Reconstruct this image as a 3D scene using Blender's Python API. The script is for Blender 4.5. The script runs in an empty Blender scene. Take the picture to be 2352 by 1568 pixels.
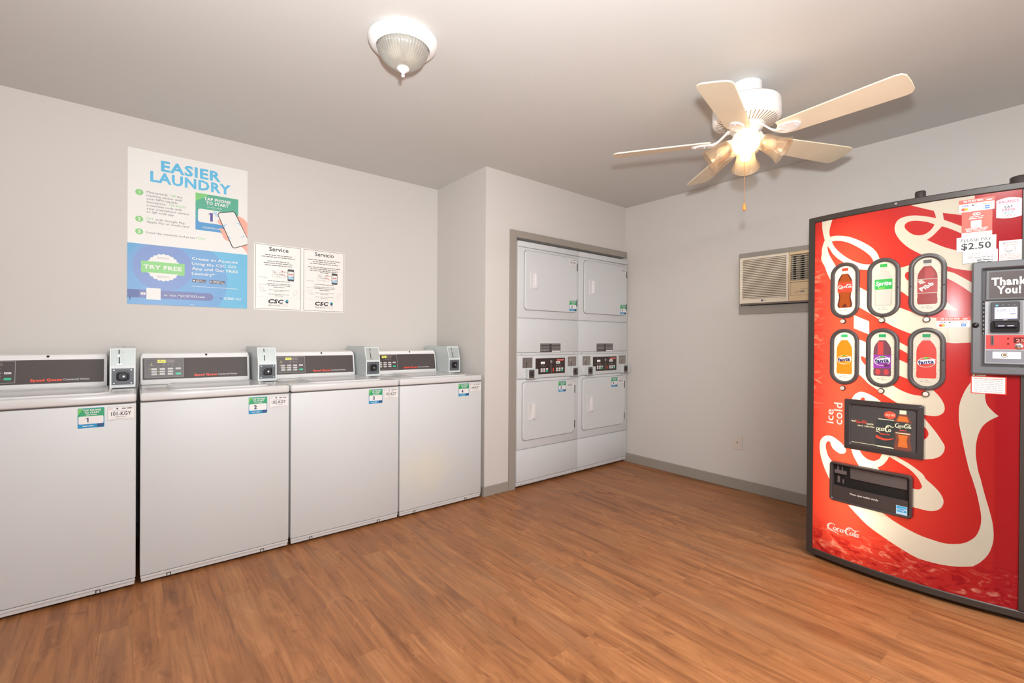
# laundry room: washers along the left wall, stacked dryers in a closet, drink machine on the right
FLASH, WIN_A, NEAR_FILL, REAR, TUBE, BULB, LIT = 275.0, 12.0, 14.0, 88.0, 6.3, 22.0, (0, 2)
WALLC, CEILC = 'd3cec8', 'd1d0cc'
FLOOR = ('7d4c2a', '98623a', 'ab7145', 'ba8354')
import bpy, bmesh, math, random
from mathutils import Vector, Matrix
from mathutils.geometry import tessellate_polygon, delaunay_2d_cdt
random.seed(7)
C = bpy.context.scene.collection
SC = bpy.context.scene
PI = math.pi

# ------------------------------------------------------------------ camera
CAM_F, CAM_YAW, CAM_PITCH, CAM_ROLL, CAM_H = 1063.61, 0.8861, -0.00392, 0.00667, 1.16284
cam = bpy.data.cameras.new('camera'); camo = bpy.data.objects.new('camera', cam); C.objects.link(camo)
cam.sensor_width = 36.0; cam.lens = CAM_F / 2352 * 36.0; cam.clip_start = 0.02
cy, sy = math.cos(CAM_YAW), math.sin(CAM_YAW)
fw = Vector((cy * math.cos(CAM_PITCH), sy * math.cos(CAM_PITCH), math.sin(CAM_PITCH)))
rt = Vector((sy, -cy, 0)); up = rt.cross(fw)
r2 = rt * math.cos(CAM_ROLL) + up * math.sin(CAM_ROLL); u2 = -rt * math.sin(CAM_ROLL) + up * math.cos(CAM_ROLL)
M4 = Matrix((r2, u2, -fw)).transposed().to_4x4(); M4.translation = Vector((0, 0, CAM_H))
camo.matrix_world = M4
SC.camera = camo

# ------------------------------------------------------------------ world, lights, exposure
SC.view_settings.view_transform = 'Standard'; SC.view_settings.look = 'None'
SC.view_settings.gamma = 1; SC.view_settings.use_curve_mapping = False
SC.view_settings.exposure = 0.06
w = bpy.data.worlds.new('sky'); SC.world = w; w.use_nodes = True
bg = w.node_tree.nodes['Background']; bg.inputs[0].default_value = (0.75, 0.85, 1, 1); bg.inputs[1].default_value = 1.0

def lamp(name, kind, loc, power, color, size=0.1, size_y=None, target=None, spread=None):
    d = bpy.data.lights.new(name, kind); d.energy = power; d.color = color
    if kind == 'AREA':
        d.size = size
        if size_y: d.shape = 'RECTANGLE'; d.size_y = size_y
        if spread: d.spread = spread
    else:
        d.shadow_soft_size = size
    o = bpy.data.objects.new(name, d); C.objects.link(o); o.location = loc
    if target is not None:
        o.rotation_euler = (Vector(target) - Vector(loc)).to_track_quat('-Z', 'Y').to_euler()
    return o

# the photographer's flash just above the camera, daylight through the rear window, added fill lights behind it
fl = lamp('flash', 'SPOT', (0.10, 0.02, 1.43), FLASH, (0.96, 0.985, 1.0), 0.045, target=(0.10 + .50, 0.02 + .82, 1.43 + 1.12))
fl.data.spot_size = math.radians(168); fl.data.spot_blend = 0.9
lamp('window_daylight', 'AREA', (-2.56, 0.62, 1.55), WIN_A, (0.92, 0.96, 1.0), 0.5, 0.7, (0, 0.62, 1.55))
lamp('near_fill_light', 'AREA', (0.9, -1.82, 1.25), NEAR_FILL, (1.0, 0.97, 0.95), 2.6, 2.1, (0.9, 0, 1.25))  # added broad soft fill from the near wall, not a known source
lamp('overhead_fill_light', 'AREA', (1.15, -0.55, 2.40), REAR, (1.0, 0.98, 0.96), 1.4, 0.6, (1.15, -0.55, 0))  # added unseen fill from above, brightens the foreground floor and machine front
lamp('sign_tube', 'AREA', (2.985, 0.73, 0.93), TUBE, (1.0, 0.93, 0.78), 0.05, 1.55, (2.8, 0.73, 0.93))

# ------------------------------------------------------------------ materials
def lin(c):
    if isinstance(c, str):
        c = [int(c[i:i + 2], 16) / 255 for i in (0, 2, 4)]
    return tuple((x / 12.92 if x <= .04045 else ((x + .055) / 1.055) ** 2.4) for x in c)
MATS = {}
def mat(name, col, rough=0.5, metal=0.0, spec=0.5, emit=0.0, coat=0.0, bump=None, noise=None):
    if name in MATS: return MATS[name]
    m = bpy.data.materials.new(name); m.use_nodes = True; MATS[name] = m
    nt = m.node_tree; b = nt.nodes['Principled BSDF']
    c = (*lin(col), 1)
    b.inputs['Base Color'].default_value = c; b.inputs['Roughness'].default_value = rough
    b.inputs['Metallic'].default_value = metal; b.inputs['Specular IOR Level'].default_value = spec
    if coat: b.inputs['Coat Weight'].default_value = coat; b.inputs['Coat Roughness'].default_value = .08
    if emit: b.inputs['Emission Color'].default_value = c; b.inputs['Emission Strength'].default_value = emit
    if bump or noise:
        tc = nt.nodes.new('ShaderNodeTexCoord')
    if bump:
        n = nt.nodes.new('ShaderNodeTexNoise'); n.inputs['Scale'].default_value = bump[0]; n.inputs['Detail'].default_value = 3
        nt.links.new(tc.outputs['Object'], n.inputs['Vector'])
        bp = nt.nodes.new('ShaderNodeBump'); bp.inputs['Strength'].default_value = bump[1]; bp.inputs['Distance'].default_value = bump[2]
        nt.links.new(n.outputs['Fac'], bp.inputs['Height']); nt.links.new(bp.outputs['Normal'], b.inputs['Normal'])
    if noise:
        n = nt.nodes.new('ShaderNodeTexNoise'); n.inputs['Scale'].default_value = noise[0]; n.inputs['Detail'].default_value = 5
        nt.links.new(tc.outputs['Object'], n.inputs['Vector'])
        r = nt.nodes.new('ShaderNodeValToRGB'); r.color_ramp.elements[0].position = .3; r.color_ramp.elements[1].position = .7
        k = noise[1]
        r.color_ramp.elements[0].color = (c[0] * (1 - k), c[1] * (1 - k), c[2] * (1 - k), 1)
        r.color_ramp.elements[1].color = (min(1, c[0] * (1 + k)), min(1, c[1] * (1 + k)), min(1, c[2] * (1 + k)), 1)
        nt.links.new(n.outputs['Fac'], r.inputs['Fac']); nt.links.new(r.outputs['Color'], b.inputs['Base Color'])
    return m

def backlit(name, col, tcol, rough=0.25, ice=False):
    """printed translucent sheet of a backlit sign: reflects col, lets light from the tubes behind through as tcol"""
    m = bpy.data.materials.new(name); m.use_nodes = True; MATS[name] = m
    nt = m.node_tree; nt.nodes.remove(nt.nodes['Principled BSDF']); out = nt.nodes['Material Output']
    d = nt.nodes.new('ShaderNodeBsdfPrincipled'); d.inputs['Base Color'].default_value = (*lin(col), 1)
    d.inputs['Roughness'].default_value = rough
    t = nt.nodes.new('ShaderNodeBsdfTranslucent'); t.inputs['Color'].default_value = (*tcol, 1)
    a = nt.nodes.new('ShaderNodeMixShader'); a.inputs['Fac'].default_value = 0.45
    nt.links.new(d.outputs[0], a.inputs[1]); nt.links.new(t.outputs[0], a.inputs[2])
    nt.links.new(a.outputs[0], out.inputs['Surface'])
    if ice:   # the print shows paler ice cubes along the foot and the left edge of the picture
        tc = nt.nodes.new('ShaderNodeTexCoord'); sep = nt.nodes.new('ShaderNodeSeparateXYZ')
        nt.links.new(tc.outputs['Object'], sep.inputs[0])
        mp = nt.nodes.new('ShaderNodeMapping'); mp.inputs['Rotation'].default_value = (0.7, 0, 0); mp.inputs['Scale'].default_value = (1, 5.5, 11)
        nt.links.new(tc.outputs['Object'], mp.inputs[0])
        n = nt.nodes.new('ShaderNodeTexNoise'); n.inputs['Scale'].default_value = 2.3; n.inputs['Detail'].default_value = 4; n.inputs['Distortion'].default_value = 1.8
        nt.links.new(mp.outputs[0], n.inputs['Vector'])
        def ramp(sock, p0, p1, v0, v1):
            r = nt.nodes.new('ShaderNodeMapRange'); r.inputs['From Min'].default_value = p0; r.inputs['From Max'].default_value = p1
            r.inputs['To Min'].default_value = v0; r.inputs['To Max'].default_value = v1
            nt.links.new(sock, r.inputs['Value']); return r.outputs[0]
        def math_(op, a_, b_):
            q = nt.nodes.new('ShaderNodeMath'); q.operation = op; q.use_clamp = True
            for i, s in enumerate((a_, b_)):
                if isinstance(s, float): q.inputs[i].default_value = s
                else: nt.links.new(s, q.inputs[i])
            return q.outputs[0]
        foot = ramp(sep.outputs['Z'], 0.13, 0.24, 1.0, 0.0)
        side = math_('MULTIPLY', ramp(sep.outputs['Y'], 0.385, 0.44, 0.0, 0.8), ramp(sep.outputs['Z'], 1.70, 1.60, 0.0, 1.0))
        side = math_('MULTIPLY', side, ramp(sep.outputs['Z'], 0.72, 0.85, 0.0, 1.0))
        zone = math_('MAXIMUM', foot, side)
        streak = ramp(n.outputs['Fac'], 0.56, 0.72, 0.0, 1.0)
        dark = ramp(n.outputs['Fac'], 0.46, 0.36, 0.0, 1.0)
        f1 = math_('MULTIPLY', streak, zone); f2 = math_('MULTIPLY', math_('MULTIPLY', dark, zone), 0.65)
        for sh, base, pale, deep in ((d.inputs['Base Color'], lin(col), (0.85, 0.30, 0.22), (0.32, 0.0, 0.012)), (t.inputs['Color'], tcol, (1.0, 0.42, 0.25), (0.45, 0.0, 0.01))):
            m1 = nt.nodes.new('ShaderNodeMixRGB'); m1.inputs[1].default_value = (*base, 1); m1.inputs[2].default_value = (*deep, 1)
            nt.links.new(f2, m1.inputs[0])
            m2 = nt.nodes.new('ShaderNodeMixRGB'); m2.inputs[2].default_value = (*pale, 1)
            nt.links.new(f1, m2.inputs[0]); nt.links.new(m1.outputs[0], m2.inputs[1]); nt.links.new(m2.outputs[0], sh)
    return m

def glass(name, tint=(1, 1, 1), gloss=0.12, body=0.15, col=(1, 1, 1), rough=0.05):
    m = bpy.data.materials.new(name); m.use_nodes = True; MATS[name] = m
    nt = m.node_tree; nt.nodes.remove(nt.nodes['Principled BSDF']); out = nt.nodes['Material Output']
    tr = nt.nodes.new('ShaderNodeBsdfTransparent'); tr.inputs[0].default_value = (*tint, 1)
    gl = nt.nodes.new('ShaderNodeBsdfGlossy'); gl.inputs['Roughness'].default_value = rough
    tl = nt.nodes.new('ShaderNodeBsdfTranslucent'); tl.inputs[0].default_value = (*col, 1)
    df = nt.nodes.new('ShaderNodeBsdfDiffuse'); df.inputs[0].default_value = (*col, 1)
    b0 = nt.nodes.new('ShaderNodeMixShader'); b0.inputs[0].default_value = 0.5
    nt.links.new(tl.outputs[0], b0.inputs[1]); nt.links.new(df.outputs[0], b0.inputs[2])
    b1 = nt.nodes.new('ShaderNodeMixShader'); b1.inputs[0].default_value = body
    nt.links.new(tr.outputs[0], b1.inputs[1]); nt.links.new(b0.outputs[0], b1.inputs[2])
    lw = nt.nodes.new('ShaderNodeLayerWeight'); lw.inputs[0].default_value = 0.35
    mr = nt.nodes.new('ShaderNodeMapRange'); mr.inputs['To Min'].default_value = gloss * .4; mr.inputs['To Max'].default_value = min(1, gloss * 4)
    nt.links.new(lw.outputs['Facing'], mr.inputs['Value'])
    b2 = nt.nodes.new('ShaderNodeMixShader'); nt.links.new(mr.outputs[0], b2.inputs[0])
    nt.links.new(b1.outputs[0], b2.inputs[1]); nt.links.new(gl.outputs[0], b2.inputs[2])
    nt.links.new(b2.outputs[0], out.inputs['Surface'])
    return m

def floor_material():
    m = bpy.data.materials.new('wood_plank_floor'); m.use_nodes = True
    nt = m.node_tree; b = nt.nodes['Principled BSDF']; N = nt.nodes.new; L = nt.links.new
    tc = N('ShaderNodeTexCoord')
    mp = N('ShaderNodeMapping'); mp.inputs['Rotation'].default_value = (0, 0, PI / 2); L(tc.outputs['Object'], mp.inputs[0])
    br = N('ShaderNodeTexBrick'); L(mp.outputs[0], br.inputs['Vector'])
    br.inputs['Color1'].default_value = (0, 0, 0, 1); br.inputs['Color2'].default_value = (1, 1, 1, 1); br.inputs['Mortar'].default_value = (.5, .5, .5, 1)
    br.inputs['Scale'].default_value = 1; br.inputs['Mortar Size'].default_value = .0011; br.inputs['Mortar Smooth'].default_value = .3
    br.inputs['Brick Width'].default_value = 1.21; br.inputs['Row Height'].default_value = 0.105; br.offset = .37; br.offset_frequency = 2
    # grain, shifted from plank to plank
    sh = N('ShaderNodeVectorMath'); sh.operation = 'MULTIPLY_ADD'; L(br.outputs['Color'], sh.inputs[0]); sh.inputs[1].default_value = (13.1, 7.7, 3.3); L(tc.outputs['Object'], sh.inputs[2])
    def noise(scale, det, dist, sc=1.0, rough=.6):
        q = N('ShaderNodeMapping'); q.inputs['Scale'].default_value = scale; L(sh.outputs[0], q.inputs[0])
        n = N('ShaderNodeTexNoise'); n.inputs['Scale'].default_value = sc; n.inputs['Detail'].default_value = det; n.inputs['Distortion'].default_value = dist; n.inputs['Roughness'].default_value = rough
        L(q.outputs[0], n.inputs['Vector']); return n.outputs['Fac']
    n1 = noise((16, 1.5, 1), 5, 1.1); n2 = noise((95, 3.0, 1), 4, .3); n3 = noise((7, 2.4, 1), 3, 2.2)
    r1 = N('ShaderNodeValToRGB'); L(n1, r1.inputs[0]); e = r1.color_ramp
    e.elements[0].position = .26; e.elements[0].color = (*lin(FLOOR[0]), 1); e.elements[1].position = .74; e.elements[1].color = (*lin(FLOOR[3]), 1)
    k = e.elements.new(.44); k.color = (*lin(FLOOR[1]), 1); k = e.elements.new(.58); k.color = (*lin(FLOOR[2]), 1)
    def mix(kind, fac, a, bcol):
        q = N('ShaderNodeMixRGB'); q.blend_type = kind
        if isinstance(fac, float): q.inputs[0].default_value = fac
        else: L(fac, q.inputs[0])
        L(a, q.inputs[1])
        if isinstance(bcol, tuple): q.inputs[2].default_value = bcol
        else: L(bcol, q.inputs[2])
        return q.outputs[0]
    def rng(s, a, b_, c, d):
        q = N('ShaderNodeMapRange'); L(s, q.inputs[0]); q.inputs[1].default_value = a; q.inputs[2].default_value = b_; q.inputs[3].default_value = c; q.inputs[4].default_value = d; return q.outputs[0]
    c = r1.outputs[0]
    c = mix('MULTIPLY', rng(n2, .5, .68, 0.0, .42), c, (.50, .40, .34, 1))
    c = mix('MULTIPLY', rng(n3, .60, .74, 0.0, .62), c, (.42, .34, .30, 1))
    c = mix('MIX', rng(n3, .40, .30, 0.0, .30), c, (*lin('d0925f'), 1))
    n4 = noise((9, 6.5, 1), 4, 1.6, 1.0, .55)
    c = mix('MULTIPLY', rng(n4, .62, .76, 0.0, .55), c, (.45, .38, .36, 1))
    n5 = noise((1.3, .9, 1), 2, .4)
    c = mix('MIX', rng(n5, .50, .72, 0.0, .30), c, (*lin('a5815f'), 1))
    bw = N('ShaderNodeRGBToBW'); L(br.outputs['Color'], bw.inputs[0])
    c = mix('MULTIPLY', rng(bw.outputs[0], 0, 1, 0.0, .12), c, (.55, .50, .46, 1))
    c = mix('MULTIPLY', rng(br.outputs['Fac'], 0, 1, 0.0, .16), c, (.35, .28, .22, 1))
    L(c, b.inputs['Base Color'])
    L(rng(n1, .3, .7, .34, .50), b.inputs['Roughness']); b.inputs['Specular IOR Level'].default_value = .42
    bp = N('ShaderNodeBump'); bp.inputs['Strength'].default_value = .12; bp.inputs['Distance'].default_value = .002; L(n2, bp.inputs['Height']); L(bp.outputs[0], b.inputs['Normal'])
    return m

# ------------------------------------------------------------------ mesh helpers
def link_mesh(name, me, parent=None):
    o = bpy.data.objects.new(name, me); C.objects.link(o)
    if parent is not None: o.parent = parent
    return o
def origin_of(parent):
    v = Vector((0, 0, 0))
    while parent is not None: v += parent.location; parent = parent.parent
    return v
def obj(name, bm, ms, parent=None, smooth=False):
    """link bm as ONE mesh object; bm is built in world coordinates and shifted into its parent's frame"""
    if not isinstance(ms, (list, tuple)): ms = [ms]
    bmesh.ops.recalc_face_normals(bm, faces=bm.faces)
    me = bpy.data.meshes.new(name); bm.to_mesh(me); bm.free()
    for m in ms: me.materials.append(m)
    if parent is not None: me.transform(Matrix.Translation(-origin_of(parent)))
    if smooth:
        for p in me.polygons: p.use_smooth = True
        try: me.set_sharp_from_angle(angle=math.radians(38))
        except Exception: pass
    return link_mesh(name, me, parent)
def thing(name, label, cat, loc=(0, 0, 0), group=None):
    o = bpy.data.objects.new(name, None); C.objects.link(o); o.location = loc
    o.empty_display_size = .05
    o['label'] = label; o['category'] = cat
    if group: o['group'] = group
    return o
def tag(o, label, cat, group=None):
    o['label'] = label; o['category'] = cat
    if group: o['group'] = group
    return o
def struct(name, bm, m):
    o = obj(name, bm, m); o['kind'] = 'structure'; return o
def dup(o, parent=None):
    c = o.copy(); C.objects.link(c)
    if parent is not None: c.parent = parent
    for ch in list(o.children): dup(ch, c)
    return c
def BM(): return bmesh.new()
def box(bm, a, b, bev=0.0, seg=2, mi=0):
    x0, y0, z0 = a; x1, y1, z1 = b
    v = [bm.verts.new(p) for p in ((x0, y0, z0), (x1, y0, z0), (x1, y1, z0), (x0, y1, z0), (x0, y0, z1), (x1, y0, z1), (x1, y1, z1), (x0, y1, z1))]
    fs = [bm.faces.new([v[i] for i in q]) for q in ((3, 2, 1, 0), (4, 5, 6, 7), (0, 1, 5, 4), (1, 2, 6, 5), (2, 3, 7, 6), (3, 0, 4, 7))]
    for f in fs: f.material_index = mi
    if bev > 0:
        es = list({e for f in fs for e in f.edges})
        r = bmesh.ops.bevel(bm, geom=es, offset=bev, segments=seg, affect='EDGES', profile=.5, clamp_overlap=True)
        for f in r['faces']: f.material_index = mi
    return bm
def loft(bm, loops, mi=0, cap0=True, cap1=True, closed=True):
    """loops: lists of equally many points; bridges them one after another"""
    vs = [[bm.verts.new(p) for p in lp] for lp in loops]
    n = len(vs[0])
    for a, b in zip(vs[:-1], vs[1:]):
        for i in range(n if closed else n - 1):
            j = (i + 1) % n
            f = bm.faces.new((a[i], a[j], b[j], b[i])); f.material_index = mi
    if cap0: f = bm.faces.new(vs[0][::-1]); f.material_index = mi
    if cap1: f = bm.faces.new(vs[-1]); f.material_index = mi
    return vs
def basis(d):
    d = Vector(d).normalized(); a = Vector((0, 0, 1)) if abs(d.z) < .9 else Vector((1, 0, 0))
    u = d.cross(a).normalized(); return d, u, d.cross(u)
def cyl(bm, p0, p1, r0, r1=None, seg=20, mi=0, cap=True):
    r1 = r0 if r1 is None else r1
    p0, p1 = Vector(p0), Vector(p1); d, u, v = basis(p1 - p0)
    lp = lambda p, r: [p + (u * math.cos(t) + v * math.sin(t)) * r for t in [2 * PI * k / seg for k in range(seg)]]
    loft(bm, [lp(p0, r0), lp(p1, r1)], mi, cap, cap)
def lathe(bm, c, axis, prof, seg=32, mi=0, cap0=True, cap1=True, ribs=0, amp=0):
    """prof: (distance along axis, radius)"""
    c = Vector(c); d, u, v = basis(axis)
    lps = []
    for s, r in prof:
        lps.append([c + d * s + (u * math.cos(t) + v * math.sin(t)) * (r * (1 + (amp * math.cos(ribs * t) if ribs else 0))) for t in [2 * PI * k / seg for k in range(seg)]])
    loft(bm, lps, mi, cap0, cap1)
def tube(bm, pts, r, seg=8, mi=0, cap=True):
    pts = [Vector(p) for p in pts]; lps = []
    for i, p in enumerate(pts):
        a = pts[max(i - 1, 0)]; b = pts[min(i + 1, len(pts) - 1)]
        d, u, v = basis(b - a)
        rr = r[i] if isinstance(r, (list, tuple)) else r
        lps.append([p + (u * math.cos(t) + v * math.sin(t)) * rr for t in [2 * PI * k / seg for k in range(seg)]])
    loft(bm, lps, mi, cap, cap)
def rrect(x0, y0, x1, y1, r, n=5):
    r = min(r, (x1 - x0) / 2 - 1e-5, (y1 - y0) / 2 - 1e-5); p = []
    for cx, cy_, a0 in ((x1 - r, y1 - r, 0), (x0 + r, y1 - r, 90), (x0 + r, y0 + r, 180), (x1 - r, y0 + r, 270)):
        for k in range(n + 1):
            t = math.radians(a0 + 90 * k / n); p.append((cx + r * math.cos(t), cy_ + r * math.sin(t)))
    return p
def circ(cx, cy_, r, n=20, ry=None):
    ry = ry or r
    return [(cx + r * math.cos(2 * PI * k / n), cy_ + ry * math.sin(2 * PI * k / n)) for k in range(n)]
def spline(pts, closed=True, n=4):
    """Catmull-Rom through pts; entries are (x, y, corner)"""
    N = len(pts); out = []
    for i in range(N if closed else N - 1):
        p1, p2 = pts[i], pts[(i + 1) % N]
        p0 = p1 if p1[2] else pts[i - 1]; p3 = p2 if p2[2] else pts[(i + 2) % N]
        if p1[2] and p2[2]: out.append((p1[0], p1[1])); continue
        for k in range(n):
            t = k / n; q = []
            for c in (0, 1):
                a, b, d, e = p0[c], p1[c], p2[c], p3[c]
                q.append(.5 * (2 * b + (d - a) * t + (2 * a - 5 * b + 4 * d - e) * t * t + (3 * b - a - 3 * d + e) * t ** 3))
            out.append(tuple(q))
    if not closed: out.append((pts[-1][0], pts[-1][1]))
    return out
def brush(pts, n=5):
    """variable-width pen stroke: pts (x, y, width) -> outline polygon"""
    P = [(x, y, 0) for x, y, w_ in pts]; c = spline(P, False, n)
    ws = []
    for i in range(len(pts) - 1):
        for k in range(n): ws.append(pts[i][2] + (pts[i + 1][2] - pts[i][2]) * k / n)
    ws.append(pts[-1][2]); L_, R_ = [], []
    for i, p in enumerate(c):
        a = c[max(i - 1, 0)]; b = c[min(i + 1, len(c) - 1)]; dx, dy = b[0] - a[0], b[1] - a[1]; l = math.hypot(dx, dy) or 1
        nx, ny = -dy / l * ws[i] / 2, dx / l * ws[i] / 2
        L_.append((p[0] + nx, p[1] + ny)); R_.append((p[0] - nx, p[1] - ny))
    return L_, R_

# ------------------------------------------------------------------ flat graphics (print, lettering) laid on surfaces
_tx = {}
def text_mesh(s, bold=0.0, shear=0.0):
    key = (s, bold, shear)
    if key in _tx: return _tx[key]
    cu = bpy.data.curves.new('txt', 'FONT'); cu.body = s; cu.size = 1; cu.resolution_u = 2; cu.offset = bold; cu.shear = shear; cu.space_character = 1.0 + bold * 2.6
    o = bpy.data.objects.new('txt', cu); C.objects.link(o)
    bpy.context.view_layer.update()
    ev = o.evaluated_get(bpy.context.evaluated_depsgraph_get()); me = ev.to_mesh()
    V = [(v.co.x, v.co.y) for v in me.vertices]; F = [tuple(p.vertices) for p in me.polygons]
    ev.to_mesh_clear(); bpy.data.objects.remove(o); bpy.data.curves.remove(cu)
    _tx[key] = (V, F); return _tx[key]
ONE = ([(.10, .0), (.24, .0), (.24, .69), (.13, .69), (-.02, .60), (-.02, .49), (.10, .555)], [(0, 1, 2, 3), (0, 3, 6), (3, 4, 5, 6)])
CAPH = max(y for x, y in text_mesh('H')[0])

def flat(o, U, V, N):
    o, U, V, N = Vector(o), Vector(U), Vector(V), Vector(N)
    return lambda a, b, off: o + U * a + V * b + N * off

class Art:
    """collects flat coloured shapes as one mesh; later layers lie a hair in front of earlier ones"""
    def __init__(s, mapf, base=0.0006, step=0.00022, cols=None):
        s.f = mapf; s.bm = BM(); s.ms = []; s.base = base; s.step = step; s.k = 0; s.cols = cols
    def mi(s, m):
        if m not in s.ms: s.ms.append(m)
        return s.ms.index(m)
    def off(s, layer): return s.base + s.step * (s.k if layer is None else layer)
    def raw(s, V, F, m, layer):
        o = s.off(layer); i = s.mi(m); vs = [s.bm.verts.new(s.f(a, b, o)) for a, b in V]
        for f in F:
            if len(set(f)) < 3: continue
            try: q = s.bm.faces.new([vs[k] for k in f]); q.material_index = i
            except ValueError: pass
    def poly(s, pts, m, layer=0):
        pts = [(p[0], p[1]) for p in pts]
        F = tessellate_polygon([[Vector((a, b, 0)) for a, b in pts]])
        s.raw(pts, F, m, layer); return s
    def rect(s, a0, b0, a1, b1, m, layer=0):
        n = s.cols and max(1, int(math.ceil(abs(a1 - a0) / s.cols))) or 1
        V, F = [], []
        for k in range(n + 1): a = a0 + (a1 - a0) * k / n; V += [(a, b0), (a, b1)]
        for k in range(n): F.append((2 * k, 2 * k + 2, 2 * k + 3, 2 * k + 1))
        s.raw(V, F, m, layer); return s
    def frame(s, a0, b0, a1, b1, t, m, layer=1):
        for q in ((a0, b0, a1, b0 + t), (a0, b1 - t, a1, b1), (a0, b0 + t, a0 + t, b1 - t), (a1 - t, b0 + t, a1, b1 - t)): s.rect(*q, m, layer)
    def ring(s, ca, cb, r0, r1, m, layer=1, n=24, a0=0, a1=360):
        V, F = [], []
        for k in range(n + 1):
            t = math.radians(a0 + (a1 - a0) * k / n); V += [(ca + r0 * math.cos(t), cb + r0 * math.sin(t)), (ca + r1 * math.cos(t), cb + r1 * math.sin(t))]
        for k in range(n): F.append((2 * k, 2 * k + 2, 2 * k + 3, 2 * k + 1))
        s.raw(V, F, m, layer)
    def line(s, pts, wd, m, layer=1):
        for (x0, y0), (x1, y1) in zip(pts[:-1], pts[1:]):
            l = math.hypot(x1 - x0, y1 - y0) or 1; nx, ny = -(y1 - y0) / l * wd / 2, (x1 - x0) / l * wd / 2
            s.raw([(x0 + nx, y0 + ny), (x0 - nx, y0 - ny), (x1 - nx, y1 - ny), (x1 + nx, y1 + ny)], [(0, 1, 2, 3)], m, layer)
    def strokes(s, sts, ca, cb, wd, m, layer=1, ref=(330, 100), rot=0.0, vs=1.0):
        k = wd / ref[0]; c_, s_ = math.cos(rot), math.sin(rot)
        for st in sts:
            L_, R_ = brush(st); n = len(L_)
            V = [((x - ref[0] / 2) * k, (y - ref[1] / 2) * k * vs) for x, y in L_ + R_]
            V = [(ca + x * c_ - y * s_, cb + x * s_ + y * c_) for x, y in V]
            s.raw(V, [(i, n + i, n + i + 1, i + 1) for i in range(n - 1)], m, layer)
    def text(s, t, a, b, h, m, layer=1, align='c', w=None, bold=0.0, shear=0.0, rot=0.0):
        """cap height h, baseline at b; w forces the width"""
        V, F = ONE if t == '1' else text_mesh(t, bold, shear)
        if not V: return
        k = h / CAPH; xs = [v[0] for v in V]; x0, x1 = min(xs), max(xs); kx = k if w is None else w / (x1 - x0)
        sh = {'l': 0, 'c': (x1 - x0) / 2, 'r': x1 - x0}[align]; c_, s_ = math.cos(rot), math.sin(rot)
        Q = [((x - x0 - sh) * kx, y * k) for x, y in V]
        s.raw([(a + x * c_ - y * s_, b + x * s_ + y * c_) for x, y in Q], F, m, layer)
    def small(s, a0, a1, b, h, m, layer=1, seed=0):
        """a line of print too small to read: word-length dashes"""
        rr = random.Random(seed + int(b * 1e4)); a = a0
        while a < a1 - .0005:
            l = min(rr.uniform(1.6, 5.0) * h, a1 - a); s.rect(a, b, a + l, b + h * .62, m, layer); a += l + h * .55
    def done(s, name, parent):
        return obj_art(name, s.bm, s.ms, parent)
def obj_art(name, bm, ms, parent):
    me = bpy.data.meshes.new(name); bm.to_mesh(me); bm.free()
    for m in ms: me.materials.append(m)
    if parent is not None: me.transform(Matrix.Translation(-origin_of(parent)))
    return link_mesh(name, me, parent)
def inside(p, poly):
    x, y = p; c = False; j = len(poly) - 1
    for i in range(len(poly)):
        xi, yi = poly[i]; xj, yj = poly[j]
        if (yi > y) != (yj > y) and x < (xj - xi) * (y - yi) / (yj - yi) + xi: c = not c
        j = i
    return c
def sheet(bounds, polys, default, mapf, name, parent, grid=0.0, holes=(), outline=None):
    """one single-layer sheet partitioned into coloured regions (last polygon wins); holes are cut out"""
    a0, b0, a1, b1 = bounds
    allp = [[(a0, b0), (a1, b0), (a1, b1), (a0, b1)] if outline is None else outline] + [p for m, p in polys] + list(holes)
    V, E = [], []
    for p in allp:
        k = len(V); V += [Vector(q) for q in p]; E += [(k + i, k + (i + 1) % len(p)) for i in range(len(p))]
    if grid:
        n = int((a1 - a0) / grid)
        for i in range(1, n):
            x = a0 + (a1 - a0) * i / n; k = len(V); V += [Vector((x, b0)), Vector((x, b1))]; E.append((k, k + 1))
    ov, oe, of, *_ = delaunay_2d_cdt(V, E, [], 0, 1e-6)
    bm = BM(); ms = []; bv = {}
    bbs = [(min(q[0] for q in p), max(q[0] for q in p), min(q[1] for q in p), max(q[1] for q in p)) for m, p in polys]
    for f in of:
        cx = sum(ov[i][0] for i in f) / len(f); cy_ = sum(ov[i][1] for i in f) / len(f)
        if not (a0 < cx < a1 and b0 < cy_ < b1): continue
        if outline is not None and not inside((cx, cy_), outline): continue
        if any(inside((cx, cy_), h) for h in holes): continue
        m = default
        for (mm, p), bb in zip(polys, bbs):
            if bb[0] <= cx <= bb[1] and bb[2] <= cy_ <= bb[3] and inside((cx, cy_), p): m = mm
        if m not in ms: ms.append(m)
        vs = []
        for i in f:
            if i not in bv: bv[i] = bm.verts.new(mapf(ov[i][0], ov[i][1], 0))
            vs.append(bv[i])
        try: q = bm.faces.new(vs); q.material_index = ms.index(m)
        except ValueError: pass
    return obj(name, bm, ms, parent, True)

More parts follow.
